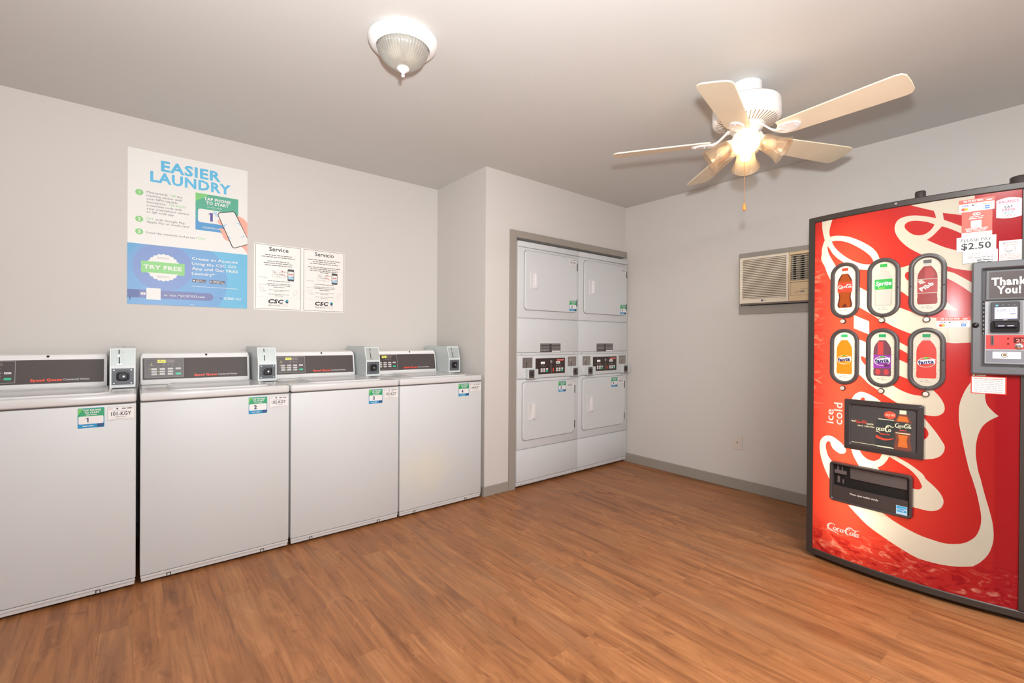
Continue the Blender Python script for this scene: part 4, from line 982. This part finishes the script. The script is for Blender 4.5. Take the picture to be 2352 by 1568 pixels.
# drink windows
BEZ = mat('bezel_dark', '4d4746', .3); INSERT = backlit('insert_cream', 'efe9d6', (0.500, 0.480, 0.400), .3)
def bk(n, c, tc): return MATS.get(n) or backlit(n, c, tc, .3)
COLA = bk('print_cola', '7e3414', (.26, .055, .012)); COLAD = bk('print_cola_dark', '4a1c18', (.09, .02, .012)); COKER = bk('print_coke_red', 'e23a2c', (0.500, 0.050, 0.030)); CLEAR = bk('print_clear', 'd9d6cc', (0.430, 0.430, 0.380))
CLEAR2 = bk('print_clear_shade', 'c9c6ba', (0.370, 0.370, 0.310)); SPG = bk('print_sprite_green', '2fae4a', (0.060, 0.425, 0.110)); SPGL = bk('print_leaf', '7fd04a', (0.175, 0.450, 0.100)); PIB = bk('print_maroon', '9c3a38', (0.375, 0.060, 0.050)); PIBL = bk('print_maroon_label', 'b8484a', (0.425, 0.100, 0.090)); GRY = bk('print_cap_grey', '6a6a68', (0.150, 0.150, 0.140))
ORG = bk('print_orange', 'e88a20', (.42, .13, .006)); PUR = bk('print_purple', '8a3aa0', (0.225, 0.050, 0.310)); GRP = bk('print_grape', '6e4454', (0.160, 0.060, 0.080)); GRPL = bk('print_grape_red', 'c43f48', (0.425, 0.065, 0.060)); STR = bk('print_strawberry', 'e8463c', (0.500, 0.080, 0.050)); CAPG = bk('print_cap_green', '23a060', (0.030, 0.310, 0.110)); LINEC = bk('print_line', 'bdb49c', (0.300, 0.275, 0.210))
TW = mat('print_text_white', 'fbf8f2', .4); NV = mat('print_text_navy', '2e2c66', .4)
def sil(ws): return [(x, z) for x, z in ws] + [(-x, z) for x, z in ws[::-1]]
contour = sil([(.026, -.088), (.031, -.084), (.033, -.070), (.029, -.052), (.026, -.035), (.028, -.016), (.031, .000), (.0335, .030), (.032, .048), (.025, .066), (.016, .081), (.0125, .085)])
straight = sil([(.030, -.088), (.034, -.083), (.035, -.066), (.0335, -.052), (.0345, -.010), (.0345, .030), (.033, .048), (.026, .066), (.0165, .080), (.013, .085)])
def window(idx, kind):
    y, z = WINS[idx]; a, b = ay(y), z
    bm = BM(); lp = lambda hw, hh, o: [vmap(p, q, o) for p, q in stad(y, z, hw, hh)]
    loft(bm, [lp(.065, .1435, -.001), lp(.065, .1435, .006), lp(.0625, .141, .0105), lp(.057, .1355, .0125), lp(.0505, .129, .011), lp(.0465, .125, .006), lp(.0455, .124, .001)], 0, False, False)
    for da, db in ((-.056, -.004), (.056, -.004), (0, -.134)):
        c0 = vmap(a + da, b + db, .012); cyl(bm, c0, c0 + Vector((-.002, 0, 0)), .0032, .0026, 8, mi=1)
    wn = obj('window_bezel', bm, [BEZ, INK], t, True)
    P_ = []; L_ = lambda m, pts: P_.append((m, [(a + x, b + q) for x, q in pts]))
    R_ = lambda m, x0, z0, x1, z1: L_(m, [(x0, z0), (x1, z0), (x1, z1), (x0, z1)])
    for q in (-.080, -.045, -.012, .02, .055): R_(LINEC, -.0455, q, -.030, q + .0011); R_(LINEC, .030, q - .004, .0455, q - .0029)
    body = contour if kind == 'cola' else straight
    fill = dict(cola=COLA, sprite=CLEAR, pibb=PIB, orange=ORG, grape=GRP, straw=STR)[kind]
    cap = dict(cola=COKER, sprite=SPG, pibb=GRY).get(kind, CAPG)
    R_(CLEAR, -.0125, .083, .0125, .100); R_(cap, -.0140, .099, .0140, .114)
    L_(fill, body)
    if kind == 'cola':
        for sg in (1, -1): L_(COLAD, [(sg * x, q) for x, q in ((.031, -.084), (.033, -.070), (.029, -.052), (.026, -.035), (.028, -.016), (.023, -.016), (.020, -.035), (.022, -.052), (.026, -.070), (.022, -.086))]); L_(COLAD, [(sg * x, q) for x, q in ((.032, .048), (.025, .066), (.016, .081), (.011, .081), (.018, .066), (.026, .048))])
        L_(COLAD, [(-.012, -.087), (-.004, -.068), (.004, -.068), (.012, -.087)])
        L_(COKER, [(-.0325, -.008), (-.0335, .030), (-.0325, .042), (.0325, .042), (.0335, .030), (.0325, -.008)])
    if kind == 'sprite':
        for sg in (1, -1): L_(CLEAR2, [(sg * x, q) for x, q in ((.034, -.083), (.035, -.066), (.0335, -.052), (.0345, -.010), (.029, -.010), (.029, -.06), (.026, -.086))])
        R_(CLEAR2, -.030, -.088, .030, -.084); R_(SPG, -.0345, -.008, .0345, .041)
    if kind == 'pibb': R_(PIBL, -.0345, -.036, .0345, .026); R_(CLEAR, -.0345, .0255, .0345, .028); R_(CLEAR, -.0345, -.038, .0345, -.0355); L_(PIBL, [(-.010, .03), (-.006, .078), (.014, .078), (.024, .05), (.020, .03)]); L_(CLEAR, [(-.034, .020), (-.02, .026), (-.005, .010), (-.025, .004)])
    if kind == 'grape':
        R_(GRPL, -.018, .010, .004, .078); R_(PUR, -.0345, -.050, .0345, .014)
        for x in (-.016, .016): L_(GRPL, circ(x, -.068, .010, 12, .014))
    if kind in ('orange', 'grape', 'straw'):
        for rx, ry, m_ in ((.0315, .0235, CLEAR), (.0290, .0205, dict(orange=ORG, grape=PUR, straw=STR)[kind])):
            L_(m_, [(x * math.cos(.12) - q * math.sin(.12), -.015 + x * math.sin(.12) + q * math.cos(.12)) for x, q in circ(0, 0, rx, 28, ry)])
    wp = rrect(a - .0462, b - .1247, a + .0462, b + .1247, .0462, 10)
    ins = sheet((a - .05, b - .13, a + .05, b + .13), P_, INSERT, lambda p, q, o: vmap(p, q, .0022), 'drink_label', wn, grid=.025, outline=wp)
    A = Art(vmap, .003, .0003, .02)
    if kind == 'cola': A.strokes(SCRIPT, a, b + .019, .061, TW, 1, ref=(335, 88), vs=1.15)
    if kind == 'sprite': A.text('Sprite', a, b + .011, .019, TW, 1, bold=.035, shear=.25, w=.062); A.rect(a - .018, b - .003, a + .006, b - .0005, mat('ink_lime', 'd8e84a', .5), 1)
    if kind == 'pibb': A.text('Pibb', a + .002, b - .014, .016, TW, 1, bold=.04, rot=.62, w=.052)
    if kind in ('orange', 'grape', 'straw'):
        A.poly([(a - .030, b - .026), (a + .029, b - .020), (a + .031, b + .002), (a - .028, b - .006)], TW, 2)
        A.text('fanta', a, b - .0215, .0165, NV, 3, bold=.05, rot=.13, w=.054); A.poly([(a - .012, b + .002), (a - .002, b + .010), (a + .012, b + .007), (a + .002, b + .001)], mat('ink_leaf', '63b83e', .5), 4)
        if kind == 'orange': A.ring(a + .016, b - .031, 0, .010, mat('ink_orange', 'f6ac3c', .5), 3, 16)
        if kind == 'grape':
            for q in ((.010, -.034), (.018, -.032), (.014, -.040), (.024, -.038)): A.ring(a + q[0], b + q[1], 0, .0045, mat('ink_grape', '5a2450', .5), 3, 10)
    A.small(a - .020, a - .010, b - .104, .006, INKL, 1); A.small(a - .004, a + .008, b - .098, .005, INKL, 1, 2); A.small(a - .004, a + .018, b - .106, .004, INKL, 1, 3)
    A.done('label_print', wn)  # print of the drink label: lettering, band, leaf, fruit and fine print
for i, k in enumerate(('cola', 'sprite', 'pibb', 'orange', 'grape', 'straw')): window(i, k)
for y, z in ((.765, 1.268), (.604, 1.268), (.4415, 1.267), (.764, .926), (.604, .927), (.442, .927)):
    bm = BM(); c0 = vmap(ay(y), z, -.002); nv = (vmap(ay(y), z, .1) - vmap(ay(y), z, 0)).normalized()
    lathe(bm, c0, nv, [(0, .0135), (.008, .0135), (.011, .012), (.0115, .0105)], 24, mi=0); lathe(bm, c0, nv, [(.010, .0102), (.014, .0100), (.0155, .0085), (.016, .003)], 24, mi=1)
    obj('selection_button', bm, [mat('button_ring', '3a3130', .3), mat('button_cap', 'd8ccbe', .35)], t, True)

# advertising panel
fa = (ay(.753), .624, ay(.446), .8745)
bm = BM(); lp = lambda i, o, r: [vmap(p, q, o) for p, q in rrect(fa[0] + i, fa[1] + i, fa[2] - i, fa[3] - i, r, 4)]
def dense(q, n=8):
    out = []
    for i, p in enumerate(q):
        r_ = q[(i + 1) % len(q)]
        m_ = n if abs(r_[0] - p[0]) + abs(r_[1] - p[1]) > .05 else 1
        out += [(p[0] + (r_[0] - p[0]) * k / m_, p[1] + (r_[1] - p[1]) * k / m_) for k in range(m_)]
    return out
lp = lambda i, o, r: [vmap(p, q, o) for p, q in dense(rrect(fa[0] + i, fa[1] + i, fa[2] - i, fa[3] - i, r, 4))]
loft(bm, [lp(0, -.004, .006), lp(0, .010, .006), lp(.003, .013, .006), lp(.022, .013, .010), lp(.026, .009, .010), lp(.028, .004, .010)], 0, False, False)
for p in (.10, .20): c0 = vmap(fa[0] + p, fa[1] + .011, .013); cyl(bm, c0, c0 + Vector((-.003, 0, 0)), .004, .003, 8)
c0 = vmap(fa[0] + .145, fa[3] - .011, .013); cyl(bm, c0, c0 + Vector((-.003, 0, 0)), .004, .003, 8)
ad = obj('advert_frame', bm, mat('frame_black', '3c3635', .3), t, True)
A = Art(lambda p, q, o: vmap(p, q, o), .005, .0003, .02); ADB = mat('advert_dark', '4d4a4a', .22)
x0, z0, x1, z1 = fa[0] + .026, fa[1] + .026, fa[2] - .026, fa[3] - .026
A.rect(x0, z0, x1, z1, ADB, 0)
CW = mat('advert_cream', 'f0ecc8', .4); BR = mat('advert_brown', '8a4a30', .4); BO = mat('advert_amber', 'd8722e', .4); CAN = mat('advert_can', '3c4040', .3)
pa = lambda y, z: (ay(y), z)
A.text('real', ay(.727), .763, .010, CW, 2, 'l', bold=.02, w=.021); A.strokes(SCRIPT, ay(.682), .766, .046, ORED, 2, ref=(335, 88), vs=1.1); A.text('taste', ay(.660), .757, .010, CW, 2, 'l', bold=.02, w=.028); A.text('zero calories', ay(.697), .744, .009, CW, 2, 'l', bold=.02, w=.069)
A.rect(x0 + .005, z0 + .010, ay(.560), z0 + .0125, CW, 2)
ca0, ca1 = ay(.622), ay(.553)
A.poly([(ca0, .665), (ca0 + .006, .658), (ca1, .658), (ca1, .792), (ca0 + .009, .792), (ca0, .782)], CAN, 2); A.rect(ca0 + .009, .790, ca1, .7935, CW, 3); A.rect(ca0 + .006, .657, ca1, .661, CW, 3)
A.poly([(ca0 + (ca1 - ca0) * k / 10, .700 - .010 * math.sin(PI * k / 10) + .004 * k / 10) for k in range(11)] + [(ca0 + (ca1 - ca0) * k / 10, .714 - .010 * math.sin(PI * k / 10) - .007 * k / 10) for k in range(10, -1, -1)], ORED, 3)
for st in SCRIPT[1:9]:
    k = .094 / 335; L_, R_ = brush(st); n = len(L_); V = [(ca0 - .020 + x * k, .745 + (q - 44) * k * 1.25) for x, q in L_ + R_]; A.raw([(max(p, ca0 + .0005), q) for p, q in V], [(i, n + i, n + i + 1, i + 1) for i in range(n - 1)], CW, 4)
A.text('zero', ay(.588), .718, .008, ORED, 4, bold=.03, w=.040)
ba = ay(.520); bt = [(ba + x * .98, .742 + q * .99) for x, q in contour]
A.poly(bt, mat('advert_bottle', '7a4436', .4), 5)
A.poly([(ba - .022, .745 + .045), (ba - .014, .745 + .070), (ba + .014, .745 + .070), (ba + .022, .745 + .045)], BO, 6)
A.poly([(ba - .018, .670), (ba - .014, .705), (ba - .018, .727), (ba + .018, .727), (ba + .014, .705), (ba + .018, .670)], BO, 6)
A.poly([(ba - .032, .742), (ba - .033, .786), (ba + .033, .786), (ba + .032, .742)], CAN, 6); A.rect(ba - .026, .733, ba + .026, .737, CW, 6)
A.rect(ba - .0125, .825, ba + .0125, .843, CW, 6); A.strokes(SCRIPT, ba, .769, .060, CW, 7, ref=(335, 88), vs=1.25); A.text('zero', ba, .747, .006, ORED, 7, bold=.03, w=.026)
A.poly(circ(ay(.568), .815, .0225, 24, .018), ORED, 6); A.text('try it!', ay(.568), .811, .011, CW, 7, bold=.02, w=.034)
A.done('advert_print', ad)

# delivery chute
CH = (ay(.815), .343, ay(.483), .545); DK = mat('chute_dark', '453d3c', .32); DKI = mat('chute_inside', '0d0a0a', .6)
bm = BM(); lp = lambda i, o, r: [vmap(p, q, o) for p, q in dense(rrect(CH[0] + i, CH[1] + i, CH[2] - i, CH[3] - i, r, 4), 8)]
loft(bm, [lp(0, -.004, .016), lp(0, .016, .016), lp(.004, .022, .014), lp(.009, .022, .010), lp(.014, .016, .008), lp(.016, -.002, .006)], 0, False, False)
chf = obj('delivery_chute', bm, DK, t, True)
def cslab(name, a0, b0, a1, b1, o0, o1, m, parent, tilt=0.0):
    bm = BM(); n = 8; lps = []
    for i in range(n + 1):
        a = a0 + (a1 - a0) * i / n; lps.append([vmap(a, b0, o0), vmap(a, b0, o1), vmap(a, b1, o1 - tilt), vmap(a, b1, o0)])
    loft(bm, lps); return obj(name, bm, m, parent)
i0, i1 = CH[0] + .015, CH[2] - .015
cslab('chute_back', i0, .395, i1, .531, .0016, .0022, DKI, chf)
lip = cslab('chute_lip', i0, .358, i1, .424, .002, .0165, DK, chf)
cslab('chute_flap', i0 + .075, .474, i1 - .004, .528, .0024, .007, mat('chute_grey', '5c5453', .35), chf)
bm = BM()
for (a, b, o0, o1, w_, h_) in ((.018, .488, .0025, .014, .050, .017), (.026, .505, .0025, .006, .008, .02), (.046, .500, .0025, .006, .005, .026), (.028, .44, .0025, .006, .010, .034), (.050, .44, .0025, .005, .006, .02)):
    q = [(i0 + a - .01, b), (i0 + a - .01 + w_, b), (i0 + a - .01 + w_, b + h_), (i0 + a - .01, b + h_)]; loft(bm, [[vmap(p, z, o0) for p, z in q], [vmap(p, z, o1) for p, z in q]])
obj('chute_bracket', bm, mat('chute_bracket', '6a5f5e', .4), chf)
A = Art(vmap, .0172, .0003, .02); A.text('Please open bottles slowly', ay(.665), .395, .0085, TW, 1, bold=.015, w=.115)
e0, e1 = ay(.540), ay(.500); EB = mat('print_energy_blue', '38a9e0', .4)
A.rect(e0, .357, e1, .397, mat('print_energy_pale', 'bfe4f6', .4), 1); A.rect(e0 + .002, .368, e1 - .002, .395, EB, 2); A.ring((e0 + e1) / 2, .362, .024, .0255, TW, 3, 14, 40, 140); A.text('energy', e0 + .018, .374, .008, TW, 3, shear=.2, w=.026); A.text('*', e1 - .007, .372, .012, TW, 3)
A.done('chute_print', lip)

# payment unit
PU = (ay(.2975), 1.029, ay(.0), 1.508)
bm = BM(); lp = lambda i, o, r: [vmap(p, q, o) for p, q in dense(rrect(PU[0] + i, PU[1] + i, PU[2] - i, PU[3] - i, r, 3), 8)]
loft(bm, [lp(0, -.004, .004), lp(0, .018, .004), lp(.005, .024, .004), lp(.026, .024, .004), lp(.031, .018, .004), lp(.033, .002, .003)], 0, False, False)
pu = obj('payment_unit', bm, FRG, t, True)
bar('unit_back', PU[0] + .028, 1.057, PU[2] - .028, 1.480, -.002, .0035, mat('unit_dark', '3f3c3d', .4), pu, bev=.0005)
sg = bar('thank_you_sign', ay(.254), 1.345, PU[2] - .034, 1.470, .003, .010, FRG, pu, bev=.002)
A = Art(vmap, .0104, .0003, .02); A.rect(ay(.246), 1.352, PU[2] - .040, 1.463, mat('sign_brown', '4c4342', .4), 0); tc_ = ay(.190)
A.text('Thank', tc_, 1.407, .030, TW, 1, bold=.035, w=.099); A.text('You!', tc_, 1.371, .030, TW, 1, bold=.035, w=.068); A.done('sign_print', sg)
pl_ = bar('coin_panel', ay(.257), 1.073, PU[2] - .034, 1.340, .003, .009, mat('panel_silver', 'a4a5a8', .35, metal=.3), pu, bev=.003)
A = Art(vmap, .0094, .0003, .02)
A.rect(ay(.254), 1.137, PU[2] - .037, 1.196, mat('panel_red', 'd8403c', .4), 0); A.rect(ay(.254), 1.080, PU[2] - .037, 1.131, mat('panel_grey', '7e7f86', .4), 0)
A.rect(ay(.235), 1.096, ay(.153), 1.127, TW, 1); A.frame(ay(.235), 1.096, ay(.153), 1.127, .001, INKG, 2); A.ring(ay(.199), 1.112, .0085, .0105, INK, 2, 20, 40, 330); A.ring(ay(.199), 1.112, 0, .006, mat('ink_brown', '8a6d4e', .5), 2, 14)
A.rect(ay(.175), 1.162, ay(.06), 1.186, mat('led_window', '5a2222', .25), 1); LED = mat('display_red', 'ff6a5e', .5, emit=1.5)
A.text('250', ay(.150), 1.1665, .013, LED, 2, bold=.01, w=.036)
for z in (1.159, 1.181): A.ring(ay(.190), z, 0, .0038, mat('led_dark_red', '6b1416', .3), 1, 12)
A.done('coin_panel_print', pl_)
bm = BM(); q = [(ay(.240), 1.153), (ay(.231), 1.153), (ay(.231), 1.194), (ay(.240), 1.194)]; loft(bm, [[vmap(p, z, .009) for p, z in q], [vmap(p, z, .0125) for p, z in q]]); q = [(ay(.2372), 1.157), (ay(.2338), 1.157), (ay(.2338), 1.190), (ay(.2372), 1.190)]; loft(bm, [[vmap(p, z, .0122) for p, z in q], [vmap(p, z, .0129) for p, z in q]], 1)
obj('coin_slot', bm, [mat('slot_grey', '6a5a58', .35), INK], pl_)
bm = BM(); c0 = vmap(ay(.160), 1.150, .009); lathe(bm, c0, (-1, -.15, 0), [(0, .0125), (.004, .0125), (.006, .010), (.007, .006), (.0085, .005)], 20); obj('coin_return_button', bm, CHROME, pl_, True)
# card reader
bm = BM(); q = dense(rrect(ay(.246), 1.203, ay(.150), 1.339, .006, 3), 4); loft(bm, [[vmap(p, z, .009) for p, z in q], [vmap(p, z, .013) for p, z in q]]); rd = obj('card_reader', bm, mat('reader_silver', '8e8f92', .3, metal=.5), pl_)
bm = BM(); q = rrect(ay(.242), 1.254, ay(.160), 1.335, .006, 3); lo = lambda i, o: [vmap(min(max(p, ay(.242) + i), ay(.160) - i), min(max(z, 1.254 + i), 1.335 - i), o) for p, z in q]; loft(bm, [lo(0, .013), lo(0, .022), lo(.002, .024)]); obj('reader_head', bm, mat('reader_dark', '4b4a4d', .3), rd)
bm = BM(); q = rrect(ay(.242), 1.207, ay(.160), 1.253, .006, 3); loft(bm, [[vmap(p, z, .013) for p, z in q], [vmap(p, z, .019) for p, z in q]]); q = [(ay(.230), 1.230), (ay(.168), 1.230), (ay(.168), 1.251), (ay(.230), 1.251)]; loft(bm, [[vmap(p, z, .019) for p, z in q], [vmap(p, z, .030 if z < 1.24 else .024) for p, z in q]]); obj('card_slot', bm, mat('reader_black', '1e1b1d', .6, spec=.2), rd)
A = Art(vmap, .0244, .0003, .02); SCR = mat('screen_lilac', 'c4c1f2', .3, emit=.6)
A.rect(ay(.231), 1.264, ay(.168), 1.312, SCR, 0); A.rect(ay(.231), 1.264, ay(.168), 1.274, mat('screen_violet', 'bdb8f0', .3, emit=.7), 1); A.poly(circ(ay(.225), 1.320, .0035, 12, .0025), mat('led_blue', '45b4ff', .3, emit=3), 1)
for k in (.208, .192, .176): A.poly(circ(ay(k), 1.321, .0025, 8, .001), INKL, 1)
A.small(ay(.226), ay(.200), 1.300, .004, INKG, 1); A.small(ay(.226), ay(.196), 1.293, .004, INKL, 1); A.small(ay(.226), ay(.206), 1.284, .003, INKL, 1); A.frame(ay(.190), 1.293, ay(.176), 1.304, .0012, INKG, 1); A.rect(ay(.188), 1.283, ay(.172), 1.286, INKG, 1)
A.small(ay(.207), ay(.195), 1.258, .004, TW, 1); A.done('reader_screen', rd)
A = Art(vmap, .0305, .0003, .02); A.small(ay(.222), ay(.204), 1.2325, .004, mat('led_lilac', 'cfc2ff', .3, emit=1), 1); A.small(ay(.196), ay(.178), 1.2325, .004, mat('led_lilac', 'cfc2ff', .3, emit=1), 1); A.done('reader_leds', rd)
bm = BM(); c0 = vmap(ay(.286), 1.238, .022); lathe(bm, c0, (-1, -.1, 0), [(0, .012), (.004, .0115), (.007, .008), (.008, .003)], 20); obj('unit_lock', bm, mat('lock_black', '2a2424', .2, metal=.5), pu, True)
# piano hinge down the left side of the coin panel
bm = BM()
for k in range(16): z = 1.20 + k * .009; c0 = vmap(ay(.261), z, .006); cyl(bm, c0, c0 + Vector((0, 0, .007)), .0026, .0026, 8, mi=k % 2)
obj('piano_hinge', bm, [STEEL, INK], pu)

# stickers on the front
def stk(name, y0_, z0_, y1_, z1_, fn, base=.0014):
    A = Art(lambda p, q, o: vmap(p, q, o), base, .0003, .02); a0, a1 = ay(y0_), ay(y1_); fn(A, a0, z0_, a1, z1_); return A.done(name, t)
SR = mat('sticker_red', 'f0503f', .35)
def tap(A, a0, z0, a1, z1):
    w_, h_ = a1 - a0, z1 - z0
    A.rect(a0, z0, a1, z1, PAPER2, 0); A.rect(a0, z0 + h_ * .66, a1, z1, SR, 1); A.text('TAP TO PAY WITH', a0 + w_ * .40, z0 + h_ * .76, h_ * .17, PAPER2, 2, bold=.02, w=w_ * .56); A.small(a0 + w_ * .78, a0 + w_ * .93, z0 + h_ * .76, h_ * .14, PAPER2, 2)
    A.text('VISA', a0 + w_ * .18, z0 + h_ * .42, h_ * .15, mat('ink_visa_blue', '3a4a86', .5), 2, bold=.02, shear=.2, w=w_ * .19); A.text('Pay', a0 + w_ * .50, z0 + h_ * .44, h_ * .13, INKG, 2); A.ring(a0 + w_ * .40, z0 + h_ * .49, 0, h_ * .06, INK, 2, 10); A.small(a0 + w_ * .68, a0 + w_ * .92, z0 + h_ * .46, h_ * .09, mat('ink_tan', 'ab8f6c', .5), 2); A.text('G Pay', a0 + w_ * .48, z0 + h_ * .14, h_ * .11, INKL, 2)
    for k, c_ in ((.13, 'e8452c'), (.21, 'f2a93a')): A.ring(a0 + w_ * k, z0 + h_ * .21, 0, h_ * .13, mat('ink_' + c_, c_, .5), 2, 14)
    A.rect(a0 + w_ * .73, z0 + h_ * .09, a0 + w_ * .87, z0 + h_ * .36, mat('ink_amex_blue', '3f78c0', .5), 2); A.rect(a0 + w_ * .75, z0 + h_ * .19, a0 + w_ * .85, z0 + h_ * .25, PAPER2, 3)
stk('pay_sticker', .339, 1.733, .232, 1.786, tap, .0022)
stk('pay_sticker', .408, 1.230, .299, 1.276, tap)
def redst(A, a0, z0, a1, z1):
    w_ = a1 - a0; A.rect(a0, z0, a1, z1, SR, 0); A.rect(a0, z0, a1, z0 + .020, PAPER2, 1)
    c_ = a0 + w_ * .48; A.poly(circ(c_ - .004, z1 - .013, .007, 14, .006), PAPER2, 1); A.poly(circ(c_ + .006, z1 - .013, .007, 14, .006), PAPER2, 1); A.poly(circ(c_ - .003, z1 - .013, .003, 10), SR, 2); A.poly(circ(c_ + .007, z1 - .013, .003, 10), SR, 2)
    A.small(c_ - .020, c_ + .022, z1 - .026, .005, PAPER2, 1); A.small(c_ - .022, c_ + .022, z1 - .034, .006, PAPER2, 1, 2); A.rect(c_ - .016, z0 + .040, c_ + .016, z0 + .070, PAPER2, 1)
    A.small(c_ - .034, c_ + .036, z0 + .036 - .001, .005, PAPER2, 1); A.small(c_ - .03, c_ + .034, z0 + .030, .004, PAPER2, 1, 4); A.small(c_ - .03, c_ + .03, z0 + .024, .004, PAPER2, 1, 5)
    A.small(a0 + .006, a0 + .028, z0 + .011, .004, INKL, 2); A.small(a0 + .045, a0 + .080, z0 + .012, .004, INKL, 2); A.small(a0 + .006, a0 + .028, z0 + .004, .004, INKL, 2); A.small(a0 + .045, a0 + .078, z0 + .005, .004, INKL, 2)
stk('rebate_sticker', .330, 1.622, .238, 1.733, redst)
def price(A, a0, z0, a1, z1):
    A.rect(a0, z0, a1, z1, PAPER2, 0); c_ = (a0 + a1) / 2; A.text('PLEASE PAY', c_, z1 - .0215, .013, INK, 1, w=.092); A.text('$2.50', c_, z0 + .009, .0265, INK, 1, bold=.02, w=.090)
stk('price_sticker', .3455, 1.560, .226, 1.6235, price, .0028)
def coke(A, a0, z0, a1, z1):
    A.rect(a0, z0, a1, z1, PAPER2, 0); A.strokes(SCRIPT, a0 + .040, z1 - .012, .026, INKG, 1, ref=(335, 88)); A.small(a0 + .058, a1 - .008, z1 - .013, .004, INKL, 1)
    for k in range(3): A.small(a0 + .016, a1 - .012, z1 - .024 - k * .007, .0045, INKL if k != 1 else INKG, 1, k)
    A.small(a0 + .044, a1 - .014, z1 - .044, .006, INK, 1); A.small(a0 + .044, a1 - .014, z1 - .052, .006, INK, 1, 3); A.small(a0 + .014, a0 + .040, z1 - .044, .004, INKL, 1); A.small(a0 + .014, a0 + .040, z1 - .052, .004, INKL, 1)
stk('service_sticker', .326, 1.508, .2215, 1.561, coke, .0036)
def bal(A, a0, z0, a1, z1):
    w_ = a1 - a0; m = [(a0, z0 + .005)] + [(a0 + w_ * k / 10, z0 + .005 - .006 * math.sin(PI * k / 10)) for k in range(1, 10)] + [(a1, z0 + .005), (a1, z1 - .008)] + [(a1 - w_ * k / 10, z1 - .008 + .009 * math.sin(PI * k / 10)) for k in range(1, 10)] + [(a0, z1 - .008)]
    A.poly(m, mat('sticker_pale', 'dcdcda', .35), 0); c_ = (a0 + a1) / 2; PK = mat('ink_pink', 'd9527a', .5)
    A.text('BALANCE', c_, z1 - .021, .0115, PK, 1, bold=.02, w=.058); A.text('WHAT YOU', c_, z1 - .032, .006, INKG, 1, w=.042); A.text('EAT', c_, z1 - .043, .0095, NAVY, 1, bold=.02, w=.024); A.text('DRINK', c_, z1 - .0555, .0105, PK, 1, bold=.02, w=.040); A.text('& DO', c_, z1 - .067, .009, mat('ink_teal', '3a9ab0', .5), 1, bold=.02, w=.026)
    for k, m_ in ((-1, INKG), (0, RED), (1, INKG)): A.ring(c_ + k * .012, z0 + .010, .0042, .0055, m_, 1, 14)
stk('balance_sticker', .2265, 1.687, .1545, 1.772, bal)
def warn(A, a0, z0, a1, z1):
    A.rect(a0, z0, a1, z1, PAPER2, 0); c_ = (a0 + a1) / 2; A.text('WARNING', c_ + .006, z1 - .013, .007, INKG, 1, bold=.02, w=.038); A.poly([(c_ - .022, z1 - .013), (c_ - .015, z1 - .013), (c_ - .0185, z1 - .006)], INKG, 1); A.small(a0 + .012, a1 - .012, z1 - .020, .004, mat('ink_rust', 'c07a5e', .5), 1)
    A.ring(c_, z1 - .038, .0145, .016, INKG, 1, 20); A.line([(c_ - .011, z1 - .043), (c_ + .002, z1 - .031), (c_ + .011, z1 - .036), (c_ - .002, z1 - .045), (c_ - .011, z1 - .043)], .0012, INKG, 1); A.rect(c_ - .009, z1 - .046, c_ + .007, z1 - .044, INK, 1)
    for k in range(4): A.small(a0 + .004, a1 - .004, z0 + .006 + k * .006, .0035, mat('ink_rust', 'c07a5e', .5), 1, k)
stk('warning_sticker', .2175, 1.509, .153, 1.593, warn)
def note(A, a0, z0, a1, z1):
    A.rect(a0, z0, a1, z1, SR, 0); A.rect(a0 + .003, z0 + .003, a1 - .004, z1 - .003, PAPER2, 1)
    A.rect(a0 + .005, z1 + .001, a0 + .012, z1 + .007, CW, 1); A.rect(a0 + .016, z1 + .001, a0 + .045, z1 + .006, mat('tape_tan', 'c9b99c', .5), 1)
    for k in range(8): A.small(a0 + .010, a1 - .010, z1 - .012 - k * .0077, .004, INKL if k else mat('ink_rust', 'c07a5e', .5), 2, k)
stk('instruction_sticker', .2965, .945, .192, 1.019, note)
